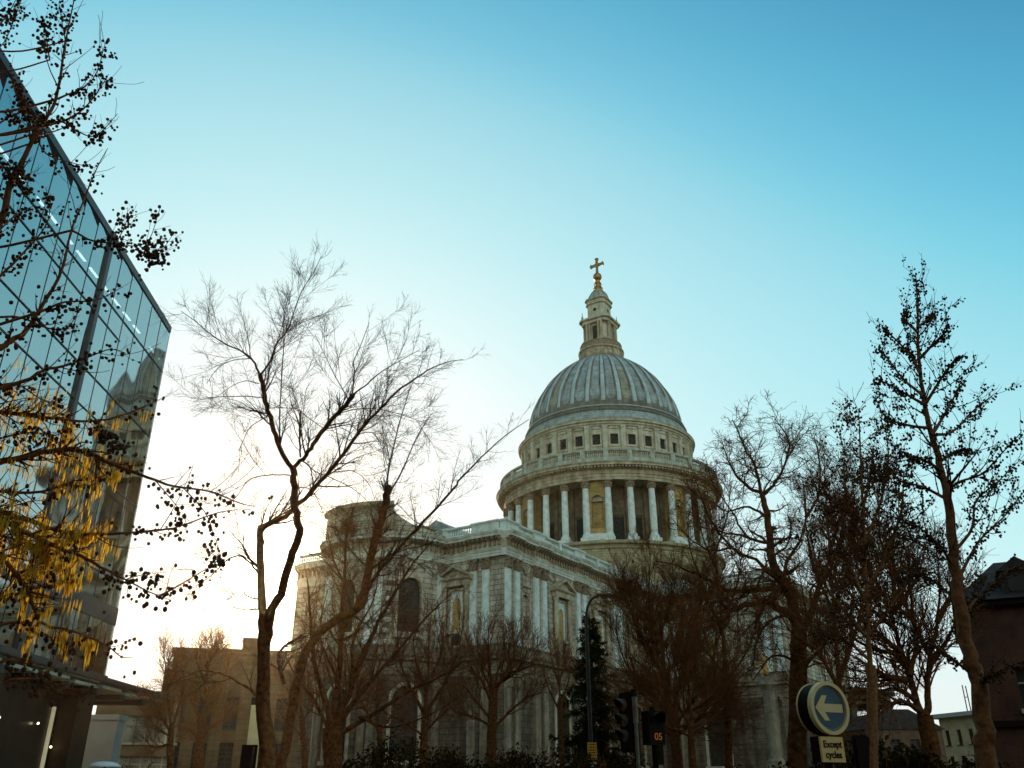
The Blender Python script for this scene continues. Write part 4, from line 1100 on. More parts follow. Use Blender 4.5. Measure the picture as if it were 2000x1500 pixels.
def clusters(rng, pts, r, spread, each=(1, 4)):
    o = []
    for p in pts:
        for _ in range(rng.integers(*each)): o.append(p + rng.normal(0, spread, 3) - np.array([0, 0, spread * .8]))
    o = np.array(o); rr = rng.uniform(*r, len(o)); return o, rr, rr * rng.uniform(1.0, 1.35, len(o))

# --- the big forked bare tree left of the church
rng = np.random.default_rng(11)
Y = 22.0
T1 = [([(522, 1500), (517, 1400), (514, 1300), (514, 1215), (512, 1188)], Y, 0, .29, .21, True),
      ([(512, 1190), (509, 1115), (507, 1045), (513, 1029), (558, 1009), (581, 987), (637, 928), (676, 879), (711, 833), (753, 788), (777, 763), (812, 739), (840, 721), (875, 707), (905, 702)], Y, 2.0, .23, .010),
      ([(516, 1310), (523, 1240), (531, 1188), (547, 1160), (565, 1097), (577, 1066), (586, 1034), (577, 1003), (573, 950), (572, 914)], Y + .1, -.8, .26, .18),
      ([(572, 916), (557, 897), (538, 851), (524, 802), (515, 767), (508, 732)], Y - .7, -.8, .13, .075),
      ([(508, 734), (494, 704), (473, 687), (441, 672), (410, 652), (385, 630), (354, 608)], Y - 1.5, -1.0, .065, .010),
      ([(508, 732), (529, 704), (540, 672), (560, 648), (571, 620), (588, 571), (613, 532), (627, 501)], Y - 1.5, .3, .065, .010),
      ([(546, 862), (547, 795), (552, 707), (557, 655), (565, 615)], Y - 1.1, .8, .045, .012),
      ([(575, 912), (599, 889), (616, 861), (655, 812), (676, 791), (690, 770)], Y - .7, -.9, .11, .075),
      ([(690, 770), (718, 749), (742, 728), (777, 707), (820, 683)], Y - 1.6, .5, .05, .010), ([(688, 772), (692, 725), (690, 707), (704, 676), (721, 630)], Y - 1.6, -.5, .045, .010),
      ([(680, 780), (655, 735), (641, 707), (616, 655)], Y - 1.5, .8, .035, .010),
      ([(566, 928), (522, 928), (490, 935), (476, 949), (462, 970), (440, 990)], Y - .7, -.8, .04, .010), ([(515, 776), (462, 774), (410, 777), (378, 784)], Y - 1.2, -.8, .035, .008),
      ([(506, 749), (480, 744), (455, 753), (430, 770)], Y - 1.4, .6, .03, .008), ([(489, 700), (455, 704), (427, 718), (403, 749)], Y - 1.9, .6, .03, .008), ([(525, 814), (490, 798), (466, 784), (440, 778)], Y - 1.1, 1, .03, .008),
      ([(524, 812), (490, 833), (476, 858), (466, 880)], Y - 1.1, -.9, .03, .008), ([(587, 893), (586, 850), (587, 802)], Y - .9, 0, .05, .035), ([(587, 803), (575, 797), (550, 797), (530, 790)], Y - .9, .3, .025, .008),
      ([(590, 806), (612, 823), (640, 840), (660, 838)], Y - .9, .5, .03, .008), ([(602, 879), (602, 837)], Y - 1, 0, .035, .02), ([(665, 806), (705, 798), (745, 800), (790, 812), (840, 830)], Y - 1.2, -.8, .035, .008),
      ([(507, 1122), (492, 1104), (470, 1086), (448, 1091), (429, 1108), (405, 1130), (370, 1152)], Y, -1, .07, .010), ([(509, 1172), (481, 1163), (473, 1152), (440, 1174)], Y, .5, .05, .01), ([(511, 1190), (470, 1190), (444, 1181)], Y, -.4, .05, .01),
      ([(512, 1372), (490, 1348), (466, 1332), (440, 1318), (396, 1309), (370, 1318), (346, 1328), (318, 1345)], Y, -.8, .085, .010), ([(640, 1028), (662, 1035), (690, 1060)], Y + 1, 0, .03, .01),
      ([(655, 922), (690, 920), (720, 945), (735, 985)], Y + .5, .6, .03, .008), ([(640, 930), (690, 955), (740, 1000)], Y + .5, -.6, .03, .008), ([(700, 848), (728, 845), (745, 870)], Y + .9, .4, .03, .008),
      ([(578, 952), (605, 955), (620, 975), (630, 1000)], Y - .4, -.3, .03, .008), ([(555, 1335), (545, 1300), (548, 1270), (590, 1240)], Y, .4, .10, .04)]
wood = [trace(rng, a[0], a[1], a[2], a[3] * (.85 if len(a) > 5 else .47), a[4] * .8 if a[4] < .1 else a[4] * .47, len(a) > 5) for a in T1]
hi = [t for t in wood[1:] if t[1][-1] < .08]
l1 = sprout(rng, hi, .2, (.5, 2.3), (28, 60), 7, .42, .0055, up=.06, wob=.10, tmin=.10, tip=.5, flat=.75)
l2 = sprout(rng, l1, .10, (.25, 1.0), (22, 50), 4, .6, .0036, up=.05, wob=.08)
l3 = sprout(rng, l2, .13, (.12, .45), (20, 45), 3, .7, .0028, up=.04, wob=.06)
make_tree('bare_tree', 'tall forked bare tree with bright low sun beside its twin stems', at(519, 1500, Y), wood, [(l1, 4), (l2, 3), (l3, 3)], m_twig='twigdark')

# --- its neighbour with the long slanting limb
rng = np.random.default_rng(12); Y = 24.0
T2 = [([(548, 1500), (561, 1445), (576, 1353), (591, 1287), (620, 1240), (657, 1210), (704, 1183), (715, 1133), (734, 1049), (752, 987), (757, 950)], Y, 1.0, .27, .11, True),
      ([(757, 960), (757, 930), (767, 879), (781, 823), (795, 777), (809, 739)], Y + 1, .5, .07, .010), ([(760, 966), (788, 914), (812, 858), (837, 816)], Y + 1, -.6, .06, .010),
      ([(704, 1178), (737, 1122), (785, 1064), (840, 1005), (888, 952), (900, 935), (952, 882), (987, 851), (1033, 819)], Y + .6, -1.6, .12, .009),
      ([(748, 1000), (775, 985), (800, 1010), (830, 1030)], Y + 1, .6, .03, .008), ([(720, 1110), (690, 1080), (665, 1050), (650, 1020)], Y + .8, -.5, .05, .01),
      ([(704, 1183), (690, 1150), (655, 1120), (630, 1090), (600, 1080)], Y + .7, .5, .06, .01), ([(640, 1225), (660, 1250), (700, 1230), (770, 1160), (820, 1100)], Y + .4, -.8, .06, .01), ([(768, 1085), (800, 1090), (850, 1130)], Y + .4, .7, .03, .008)]
wood = [trace(rng, a[0], a[1], a[2], a[3] * .5, a[4], len(a) > 5) for a in T2]
l1 = sprout(rng, wood[1:] + [(wood[0][0][22:], wood[0][1][22:] * .6)], .22, (.6, 2.1), (28, 65), 7, .4, .0050, up=.05, wob=.13, tmin=.12, flat=.75)
l2 = sprout(rng, l1, .11, (.25, .9), (25, 60), 5, .6, .0038, up=.03, wob=.15)
l3 = sprout(rng, l2, .15, (.12, .4), (25, 55), 3, .7, .0030, up=.02)
make_tree('bare_tree', 'leaning bare tree whose long thin limb slants up towards the drum', at(545, 1500, Y), wood, [(l1, 4), (l2, 3), (l3, 3)], m_twig='twigdark')
# --- many-stemmed tree in front of the apse
rng = np.random.default_rng(13); Y = 30.0
T3 = [([(650, 1500), (648, 1460), (650, 1420)], Y, 0, .42, .34, True), ([(650, 1425), (630, 1350), (612, 1290), (606, 1200), (600, 1130)], Y, -1, .2, .02), ([(652, 1425), (660, 1330), (668, 1240), (672, 1140), (678, 1040), (690, 990)], Y, .5, .2, .02),
      ([(655, 1425), (690, 1330), (720, 1250), (760, 1180), (800, 1110), (850, 1050)], Y, -1, .2, .012), ([(652, 1430), (700, 1360), (760, 1290), (830, 1210), (890, 1150)], Y, 1, .18, .012), ([(655, 1440), (720, 1400), (800, 1350), (880, 1310), (905, 1290)], Y, -.6, .16, .02),
      ([(645, 1430), (615, 1370), (585, 1330), (560, 1290)], Y, .8, .13, .015), ([(668, 1240), (700, 1170), (720, 1090), (735, 1010)], Y + .4, .6, .09, .01), ([(672, 1140), (650, 1090), (640, 1040)], Y, 0, .07, .01), ([(690, 1330), (690, 1250), (730, 1170), (740, 1100)], Y - .3, .8, .1, .01),
      ([(660, 1330), (625, 1240), (640, 1150)], Y, .6, .09, .01), ([(700, 1400), (760, 1420), (830, 1400), (900, 1360)], Y - .2, -.6, .1, .01)]
wood = [trace(rng, a[0], a[1], a[2], a[3] * .62, a[4], len(a) > 5) for a in T3]
l1 = sprout(rng, wood[1:], .2, (.8, 2.8), (25, 60), 7, .4, .008, up=.07, wob=.12, tmin=.12)
l2 = sprout(rng, l1, .13, (.3, 1.3), (25, 60), 5, .6, .0055, up=.04, wob=.15)
l3 = sprout(rng, l2, .22, (.15, .6), (25, 55), 3, .7, .0045, up=.02)
make_tree('bare_tree', 'many stemmed bare tree screening the curved apse, holding a bird nest', at(650, 1500, Y), wood, [(l1, 4), (l2, 3), (l3, 3)])
rng = np.random.default_rng(3); c_ = np.array(at(679, 1030, Y + .3))
d_ = rng.normal(0, 1, (260, 3)); d_ /= np.linalg.norm(d_, axis=1, keepdims=True)
P, rr = grow(rng, d_ * rng.uniform(.05, .26, (260, 1)) * np.array([1, 1, .8]), rng.normal(0, 1, (260, 3)) / 1.7, np.full(260, .4), 3, np.full(260, .008), .005, 0, .3)
V, F = tubes_np(list(zip(P, rr)), 3); nest = np_mesh('bird_nest', V, F, M['twig']); nest.location = c_; tag(nest, 'dark round twig nest high in the many stemmed tree before the attic', 'nest')

# --- limes and pollards in the churchyard, each grown from its own traced stem
def yard_tree(name, label, seed, px, Y, limbs, r0, dens=.3, L1=(.8, 2.2), up=.10, twk=1.0, group=None, m_twig='twig', cones=0, fine=.22, m_bark='bark'):
    rng = np.random.default_rng(seed)
    wood = [trace(rng, limbs[0], Y, 0, r0, r0 * .75, True)]
    for i, l in enumerate(limbs[1:]): wood.append(trace(rng, l, Y, rng.uniform(-1.6, 1.6) * Y / 45, r0 * (.42 if i < 3 else .3), .014 * twk))
    l1 = sprout(rng, wood[1:], dens * .7, L1, (20, 55), 7, .42, .010 * twk, up=up, wob=.10, tmin=.10, tip=.6)
    l2 = sprout(rng, l1, fine * .75, (.35, 1.4), (20, 50), 5, .65, .0075 * twk, up=up * .6, wob=.13)
    l3 = sprout(rng, l2, .3, (.2, .7), (20, 50), 3, .7, .006 * twk, up=.03)
    cn = None
    if cones: cn = clusters(rng, along(rng, l1 + l2, cones), (.022, .038), .06, (1, 4))
    return make_tree(name, label, at(px, 1500, Y), wood, [(l1, 4), (l2, 3), (l3, 3)], m_bark, m_twig, group, cn)
yard_tree('pollard_tree', 'pollarded tree with upswept brush of twigs under the church corner', 21, 960, 45, [[(959, 1500), (961, 1420), (963, 1364), (966, 1342)], [(962, 1348), (958, 1316), (954, 1268), (953, 1220)], [(968, 1342), (996, 1316), (1020, 1306), (1044, 1297)],
          [(958, 1364), (943, 1332), (924, 1308), (905, 1284)], [(968, 1418), (1004, 1382), (1030, 1362), (1058, 1353)], [(965, 1345), (975, 1300), (985, 1250)], [(960, 1350), (940, 1300), (932, 1250)], [(970, 1340), (1000, 1290), (1010, 1250)], [(975, 1335), (1010, 1310), (1030, 1270)],
          [(955, 1400), (930, 1370), (905, 1340), (880, 1335)], [(961, 1420), (925, 1400), (890, 1390)]], .27, .22, (1.0, 3.0), .16)
yard_tree('bare_tree', 'slender bare tree standing left of the pollard under the apse windows', 22, 830, 41, [[(826, 1500), (829, 1445), (832, 1380)], [(832, 1385), (836, 1317), (838, 1250), (842, 1200)], [(831, 1400), (800, 1340), (780, 1280), (775, 1220)], [(833, 1390), (870, 1330), (895, 1270), (905, 1210)],
          [(829, 1440), (790, 1410), (750, 1390), (720, 1350)], [(830, 1430), (870, 1390), (900, 1370)], [(836, 1340), (860, 1280), (868, 1220)], [(834, 1350), (812, 1290), (806, 1230)]], .2, .26, (1.0, 2.6), .12)
yard_tree('bare_tree', 'thin bare tree with tight top growth between the pollard and the fir', 23, 1095, 50, [[(1098, 1500), (1096, 1430), (1094, 1370)], [(1094, 1375), (1091, 1320), (1090, 1290), (1089, 1262)], [(1095, 1390), (1070, 1340), (1058, 1300)], [(1094, 1380), (1110, 1330), (1118, 1290)], [(1092, 1340), (1080, 1300), (1074, 1270)], [(1092, 1330), (1104, 1300), (1108, 1270)]], .16, .3, (.7, 1.8), .16)
yard_tree('bare_tree', 'broad bare tree with a brown haze of twigs hiding the north wall', 24, 1290, 40, [[(1322, 1500), (1318, 1440), (1310, 1380)], [(1312, 1390), (1290, 1310), (1272, 1230), (1268, 1150), (1270, 1085)], [(1312, 1400), (1330, 1320), (1345, 1240), (1350, 1160)], [(1310, 1400), (1260, 1340), (1220, 1290), (1200, 1220)], [(1315, 1420), (1360, 1360), (1390, 1300), (1400, 1230)],
          [(1290, 1310), (1250, 1240), (1225, 1170), (1215, 1110)], [(1280, 1270), (1305, 1190), (1315, 1120)], [(1320, 1440), (1280, 1420), (1240, 1400), (1210, 1370)], [(1318, 1440), (1370, 1400), (1410, 1380), (1440, 1390)], [(1275, 1220), (1240, 1180), (1200, 1160)], [(1345, 1240), (1370, 1180), (1385, 1120)], [(1300, 1330), (1330, 1260), (1332, 1180)], [(1315, 1420), (1370, 1420), (1420, 1440)], [(1312, 1400), (1270, 1370), (1230, 1330)]], .26, .12, (1.0, 2.8), .09, fine=.16)
yard_tree('bare_tree', 'rusty twigged bare tree low in front of the transept arch window', 25, 1370, 36, [[(1352, 1500), (1350, 1440), (1352, 1400)], [(1352, 1405), (1345, 1340), (1350, 1280), (1362, 1220)], [(1352, 1410), (1385, 1350), (1400, 1300)], [(1350, 1420), (1320, 1370), (1300, 1320)], [(1352, 1430), (1400, 1400), (1440, 1380)], [(1348, 1350), (1330, 1290), (1325, 1230)], [(1352, 1440), (1300, 1420), (1270, 1430)], [(1360, 1380), (1420, 1330), (1440, 1280)]], .17, .13, (.8, 2.4), .12, fine=.16)
yard_tree('pollard_tree', 'bare knobbly tree with dark trunk before the brown stone block', 26, 385, 50, [[(385, 1500), (392, 1440), (395, 1400)], [(395, 1405), (402, 1360), (402, 1310), (400, 1260)], [(395, 1410), (380, 1380), (365, 1350), (345, 1330)], [(396, 1405), (420, 1370), (440, 1330), (445, 1290)], [(392, 1450), (370, 1425), (350, 1420)], [(393, 1440), (420, 1415), (450, 1400)], [(402, 1320), (415, 1280), (420, 1255)], [(400, 1330), (385, 1290), (386, 1270)], [(402, 1300), (425, 1270), (440, 1258)]], .3, .13, (.6, 1.9), .12, fine=.16)
yard_tree('pollard_tree', 'bare tree with splayed stems left of the dark trunked tree, by the canopy', 27, 330, 47, [[(333, 1500), (332, 1460), (335, 1420)], [(335, 1425), (330, 1380), (326, 1340), (322, 1290), (318, 1262)], [(334, 1430), (310, 1390), (300, 1370), (275, 1365)], [(334, 1425), (350, 1380), (360, 1330), (352, 1290), (350, 1270)], [(334, 1440), (305, 1420), (290, 1400)], [(326, 1350), (345, 1310), (340, 1280)], [(333, 1450), (300, 1460), (280, 1440)]], .2, .13, (.5, 1.7), .12, fine=.16)
yard_tree('bare_tree', 'thin bare tree between the forked trunk and the many stemmed tree', 28, 600, 52, [[(595, 1500), (592, 1440), (590, 1400)], [(590, 1405), (585, 1350), (590, 1300), (588, 1250)], [(590, 1410), (570, 1360), (545, 1330)], [(591, 1410), (620, 1360), (640, 1310)], [(592, 1440), (560, 1410), (540, 1400)]], .2, .22, (.8, 2.0), .12)
yard_tree('bare_tree', 'low bare tree under the apse, left of the slender tree', 29, 730, 50, [[(745, 1500), (742, 1450), (740, 1420)], [(740, 1425), (735, 1370), (740, 1320)], [(740, 1430), (710, 1380), (690, 1340)], [(741, 1430), (775, 1380), (790, 1330)], [(742, 1450), (780, 1430), (810, 1400)]], .2, .2, (.8, 2.2), .1)

# --- the old plane with crooked limbs before the transept
rng = np.random.default_rng(31); Y = 40.0
T8 = [([(1560, 1500), (1558, 1400), (1560, 1300), (1560, 1240)], Y, 0, .46, .38, True), ([(1558, 1250), (1548, 1205), (1515, 1185), (1500, 1176), (1457, 1181), (1427, 1192), (1405, 1177), (1380, 1180)], Y, -1.5, .24, .05),
      ([(1560, 1245), (1545, 1165), (1523, 1126), (1506, 1089), (1502, 1042), (1497, 994), (1488, 962)], Y, .6, .3, .13), ([(1488, 964), (1457, 948), (1433, 920), (1419, 890), (1410, 860)], Y + .6, -1, .1, .02), ([(1486, 962), (1475, 913), (1454, 874), (1440, 840), (1430, 820)], Y + .6, .6, .09, .02),
      ([(1492, 965), (1510, 948), (1530, 915), (1541, 871), (1530, 840), (1513, 818)], Y + .6, -.6, .1, .02), ([(1535, 1150), (1490, 1105), (1430, 1070), (1385, 1010), (1355, 930)], Y - .2, -2.4, .11, .02), ([(1430, 1070), (1390, 1075), (1345, 1050), (1310, 1010)], Y - 1.6, -.5, .06, .015), ([(1457, 1046), (1430, 1000), (1395, 950), (1380, 900)], Y, -.6, .06, .015), ([(1502, 1060), (1457, 1049), (1409, 1038), (1370, 1030)], Y + .4, -1.2, .09, .02), ([(1500, 1012), (1464, 990), (1420, 998), (1395, 985)], Y + .5, -1, .08, .02),
      ([(1510, 1150), (1470, 1153), (1420, 1152), (1372, 1126), (1320, 1104), (1280, 1095)], Y, -2.2, .14, .025), ([(1530, 1140), (1536, 1100), (1560, 1060), (1575, 1010), (1570, 950)], Y + .2, 1, .12, .02), ([(1562, 1240), (1590, 1180), (1610, 1120), (1640, 1060), (1650, 990)], Y, 1.2, .2, .03), ([(1508, 1090), (1540, 1060), (1545, 1010)], Y + .4, -.6, .07, .02),
      ([(1540, 1200), (1500, 1215), (1480, 1250), (1470, 1300)], Y, -.8, .08, .02), ([(1500, 1178), (1480, 1205), (1475, 1240)], Y - .4, -.5, .07, .02), ([(1427, 1190), (1420, 1220), (1400, 1250), (1390, 1290)], Y - 1.3, 0, .06, .015), ([(1575, 1010), (1600, 960), (1600, 900), (1590, 850)], Y + 1, 0, .08, .02), ([(1535, 900), (1560, 860), (1580, 840)], Y, .5, .05, .015),
      ([(1415, 1190), (1380, 1210), (1350, 1200), (1330, 1215)], Y - 1.4, -.6, .06, .015), ([(1600, 1160), (1640, 1150), (1680, 1120), (1700, 1060)], Y + .3, .6, .1, .02), ([(1558, 1320), (1600, 1270), (1640, 1240)], Y, -.6, .12, .02), ([(1557, 1290), (1510, 1280), (1470, 1330)], Y, .6, .08, .02)]
wood = [trace(rng, a[0], a[1], a[2], a[3], a[4], len(a) > 5, kink=.45) for a in T8]
l1 = sprout(rng, wood[1:], .24, (.8, 3.4), (30, 80), 9, .42, .016, up=.02, wob=.28, tmin=.15)
l2 = sprout(rng, l1, .14, (.3, 1.4), (30, 75), 6, .6, .010, up=-.01, wob=.28)
l3 = sprout(rng, l2, .22, (.15, .6), (30, 70), 3, .7, .008, up=0, wob=.25)
bl = clusters(rng, along(rng, l1 + l2, 500), (.018, .03), .04, (1, 2))
make_tree('plane_tree', 'old plane tree with crooked tangled limbs before the transept', at(1560, 1500, Y), wood, [(l1, 5), (l2, 3), (l3, 3)], 'barkplane', 'twig', cones=bl)
yard_tree('bare_tree', 'reddish bare tree tangled behind the plane and the cone laden tree', 43, 1640, 37, [[(1640, 1500), (1642, 1420), (1640, 1340)], [(1640, 1345), (1632, 1240), (1625, 1140), (1618, 1040), (1612, 950), (1610, 890)], [(1638, 1330), (1670, 1240), (1690, 1150), (1700, 1060)], [(1640, 1350), (1600, 1270), (1575, 1190), (1560, 1110)], [(1630, 1200), (1590, 1110), (1575, 1030), (1570, 970)], [(1630, 1180), (1660, 1090), (1668, 1000), (1665, 930)],
          [(1642, 1400), (1600, 1360), (1540, 1340)], [(1642, 1400), (1690, 1350), (1740, 1330)], [(1620, 1080), (1645, 1000), (1650, 930)], [(1600, 1270), (1550, 1240), (1520, 1190)]], .26, .15, (.8, 2.4), .06, fine=.17)
yard_tree('bare_tree', 'slim bare tree whose brown twigs cross the right side of the drum', 44, 1420, 38, [[(1425, 1500), (1422, 1400), (1416, 1290)], [(1416, 1300), (1408, 1200), (1398, 1100), (1388, 1010), (1380, 950)], [(1412, 1220), (1440, 1140), (1450, 1060)], [(1410, 1230), (1375, 1150), (1350, 1080), (1340, 1000)], [(1402, 1120), (1370, 1040), (1360, 960)], [(1396, 1080), (1420, 1010), (1428, 940)], [(1418, 1330), (1460, 1270), (1480, 1200)], [(1418, 1320), (1370, 1260), (1340, 1200)]], .18, .19, (.7, 2.2), .05, fine=.28)
yard_tree('bare_tree', 'double trunked dark tree against the pale sky near the far block', 41, 1810, 30, [[(1820, 1500), (1816, 1450), (1806, 1398)], [(1804, 1400), (1791, 1372), (1776, 1317), (1761, 1280), (1747, 1225), (1728, 1170), (1703, 1115), (1690, 1040)], [(1808, 1398), (1812, 1372), (1813, 1317), (1820, 1273), (1831, 1207), (1835, 1130), (1825, 1050)],
          [(1772, 1330), (1732, 1320), (1699, 1302), (1670, 1280)], [(1760, 1275), (1720, 1240), (1680, 1200), (1650, 1130)], [(1778, 1320), (1790, 1250), (1780, 1170), (1775, 1080)], [(1750, 1230), (1700, 1190), (1660, 1180)], [(1818, 1280), (1780, 1210), (1750, 1120), (1740, 1040)], [(1830, 1215), (1860, 1160), (1880, 1110)], [(1800, 1390), (1760, 1370), (1720, 1390), (1700, 1420)],
          [(1790, 1370), (1750, 1345), (1715, 1350)], [(1740, 1200), (1745, 1130), (1720, 1050), (1715, 960)], [(1700, 1110), (1660, 1060), (1640, 980)], [(1760, 1280), (1690, 1260), (1640, 1230)], [(1720, 1160), (1680, 1120), (1665, 1060)], [(1815, 1300), (1850, 1250), (1870, 1200)], [(1740, 1200), (1790, 1130), (1810, 1060)]], .34, .13, (.7, 2.2), .05, cones=600, fine=.18)
yard_tree('alder_tree', 'dense cone laden tree standing between the plane and the tall alder', 42, 1715, 24, [[(1705, 1500), (1705, 1420), (1700, 1300)], [(1700, 1310), (1694, 1200), (1690, 1080), (1684, 960), (1680, 870), (1677, 800)], [(1695, 1180), (1660, 1110), (1630, 1040), (1620, 960)], [(1694, 1150), (1730, 1080), (1760, 1000), (1765, 920)], [(1692, 1090), (1665, 1020), (1650, 940), (1650, 880)], [(1690, 1060), (1720, 980), (1735, 900), (1730, 840)],
          [(1698, 1250), (1640, 1180), (1600, 1120), (1585, 1060)], [(1698, 1240), (1750, 1170), (1790, 1110)], [(1686, 990), (1700, 930), (1705, 870)], [(1700, 1290), (1650, 1250), (1610, 1230)], [(1688, 1020), (1640, 990), (1610, 960)]], .18, .15, (.4, 1.2), .04, fine=.26, cones=1700, m_bark='barkalder')

# --- the tall alder at the right
rng = np.random.default_rng(51); Y = 10.0
TA = [([(1930, 1500), (1923, 1427), (1912, 1335), (1893, 1280), (1879, 1207), (1868, 1126), (1860, 1060), (1853, 987), (1842, 930), (1828, 878), (1811, 815), (1800, 745), (1793, 675), (1792, 587), (1788, 533)], Y, .2, .118, .006, True)]
SA = [([(1804, 773), (1765, 741), (1730, 696), (1715, 678)], .4), ([(1807, 790), (1839, 738), (1867, 700), (1883, 696)], -.4), ([(1825, 850), (1860, 843), (1902, 801), (1947, 766)], .3), ([(1857, 1010), (1860, 950), (1916, 927), (1954, 888), (1996, 843)], -.5),
      ([(1842, 920), (1800, 896), (1775, 890), (1740, 868)], -.5), ([(1815, 836), (1765, 829), (1727, 811), (1710, 775)], .3), ([(1805, 790), (1770, 770), (1725, 745), (1705, 742)], -.5), ([(1891, 1250), (1895, 1186), (1916, 1164), (1958, 1122), (1994, 1102)], .4), ([(1915, 1340), (1922, 1326), (1952, 1310), (2010, 1285)], -.4),
      ([(1908, 1325), (1857, 1284), (1820, 1258), (1776, 1258)], .2), ([(1798, 730), (1775, 690), (1735, 650), (1728, 640)], .3), ([(1796, 700), (1830, 665), (1850, 640), (1845, 600)], -.3), ([(1793, 650), (1765, 620), (1775, 600)], .2), ([(1792, 640), (1815, 620), (1830, 610)], .2), ([(1866, 1110), (1830, 1060), (1780, 1020), (1750, 1010)], -.4),
      ([(1870, 1140), (1910, 1060), (1960, 1010), (2000, 960)], .5), ([(1850, 975), (1800, 950), (1760, 940), (1720, 905)], .4), ([(1838, 900), (1870, 880), (1900, 880)], .4), ([(1875, 1180), (1830, 1140), (1790, 1120), (1760, 1130)], .4), ([(1862, 1080), (1900, 1030), (1905, 980), (1950, 940), (1990, 900)], .2), ([(1820, 850), (1850, 800), (1870, 760), (1880, 740)], .3)]
for p, d in SA: TA.append((p, Y + .1, d * 1.5, .022, .004))
wood = [trace(rng, a[0], a[1], a[2], a[3], a[4], len(a) > 5, kink=.15) for a in TA]
top = [(wood[0][0][30:], wood[0][1][30:])]
l0 = sprout(rng, wood[1:] + top, .20, (.3, 1.1), (25, 60), 7, .5, .0035, up=.10, wob=.10, tmin=.10, tip=.5)
l1 = sprout(rng, wood[1:] + top + l0, .16, (.12, .45), (25, 60), 5, .5, .0028, up=.10, wob=.10, tmin=.12, tip=.5)
l2 = sprout(rng, l1, .13, (.06, .22), (25, 55), 3, .7, .002, up=.1)
cn = clusters(rng, along(rng, wood[1:] + top, 900, .22), (.012, .018), .026, (1, 4)); c2 = clusters(rng, along(rng, l0 + l1, 1300), (.011, .016), .022, (1, 3))
make_tree('alder_tree', 'tall slim alder dotted with dark cones rising above everything on the right', at(1932, 1500, Y), wood, [(l0, 4), (l1, 4), (l2, 3)], 'barkalder', 'twigdark', cones=tuple(np.concatenate([a, b]) for a, b in zip(cn, c2)), sides=12)

# --- the near alder reaching in from the left edge
rng = np.random.default_rng(61); Y = 5.0
TN = [([(-60, 520), (0, 430), (20, 360), (43, 317), (70, 260), (93, 227), (113, 177), (123, 110), (132, 60), (147, -10)], .0, .020, .004), ([(-40, 700), (0, 680), (20, 667), (50, 647), (77, 607), (97, 573), (120, 530), (140, 450), (160, 400), (187, 333), (210, 290)], .3, .018, .0025),
      ([(113, 193), (180, 157), (207, 80)], .1, .006, .002), ([(123, 237), (163, 213), (197, 170), (212, 145)], .1, .006, .002), ([(100, 237), (127, 240), (153, 257), (187, 265), (230, 222)], -.1, .007, .002), ([(97, 117), (85, 40)], .1, .004, .002), ([(128, 80), (115, 8)], .1, .004, .002), ([(60, 280), (50, 200), (20, 140)], .2, .005, .002),
      ([(70, 260), (90, 300), (140, 318), (185, 327)], .1, .005, .002), ([(77, 610), (127, 590), (187, 587), (240, 560)], .2, .007, .002), ([(60, 740), (90, 722), (133, 713), (173, 697), (217, 682), (247, 690)], .2, .009, .002), ([(-30, 800), (43, 810), (100, 817), (147, 822), (187, 822), (233, 813), (290, 790), (303, 783)], .3, .011, .002),
      ([(-30, 905), (43, 893), (110, 878), (160, 880), (200, 897), (247, 917), (290, 933), (340, 950), (410, 960), (470, 983), (500, 990)], .4, .016, .0025), ([(-40, 985), (0, 1000), (50, 1013), (93, 1030), (143, 1043), (213, 1043), (300, 1037), (353, 1027), (430, 1000), (490, 995)], .5, .014, .0025),
      ([(-30, 990), (43, 1037), (110, 1067), (160, 1087), (207, 1113), (247, 1133), (300, 1160), (333, 1172)], .3, .012, .0025), ([(313, 1163), (343, 1147), (383, 1123), (417, 1103), (430, 1085)], .5, .005, .002), ([(-20, 1060), (33, 1123), (57, 1157), (67, 1193), (87, 1220), (133, 1230), (180, 1247), (217, 1267), (237, 1283), (262, 1285)], .2, .010, .002),
      ([(250, 1130), (290, 1120), (330, 1118)], .3, .003, .0015), ([(-20, 1180), (60, 1150), (110, 1140)], .3, .006, .002), ([(-20, 560), (40, 500), (90, 440), (100, 380)], .2, .008, .002), ([(-20, 470), (30, 420), (70, 400)], .3, .006, .002), ([(140, 450), (180, 470), (215, 475), (250, 480), (290, 470), (313, 405)], .2, .006, .002),
      ([(225, 478), (245, 440), (250, 405)], .2, .003, .0015), ([(270, 478), (305, 500), (340, 455)], .2, .003, .0015), ([(-20, 330), (30, 330), (60, 370)], -.2, .005, .002), ([(-30, 620), (40, 620), (90, 640), (130, 640), (160, 600)], .3, .007, .002), ([(-20, 960), (80, 960), (150, 940), (200, 930), (260, 900)], .3, .008, .002), ([(-20, 860), (60, 845), (110, 850), (150, 830)], .2, .006, .002),
      ([(-10, 60), (20, 20), (40, -20)], .2, .005, .002), ([(-20, 100), (10, 80), (42, 0)], .1, .004, .002), ([(300, 935), (330, 970), (350, 1000), (340, 1040)], .4, .003, .0015), ([(360, 955), (400, 1000), (420, 1050), (430, 1085)], .4, .003, .0015), ([(187, 820), (220, 860), (250, 870)], .3, .003, .0015), ([(0, 240), (40, 220), (90, 235)], -.2, .005, .002),
      ([(-30, 1230), (40, 1215), (90, 1240), (140, 1270), (170, 1300)], .3, .007, .002), ([(-30, 1300), (30, 1290), (80, 1310), (110, 1340)], .2, .006, .002), ([(-30, 1335), (60, 1325), (120, 1340), (165, 1350)], .3, .006, .002), ([(-30, 760), (30, 750), (80, 780), (130, 800)], .2, .006, .002), ([(-30, 1040), (50, 1060), (100, 1100), (150, 1140)], .3, .006, .002)]
wood = [trace(rng, a[0], Y, a[1] * 1.4, a[2] * 1.4, a[3], False, kink=.2) for a in TN]
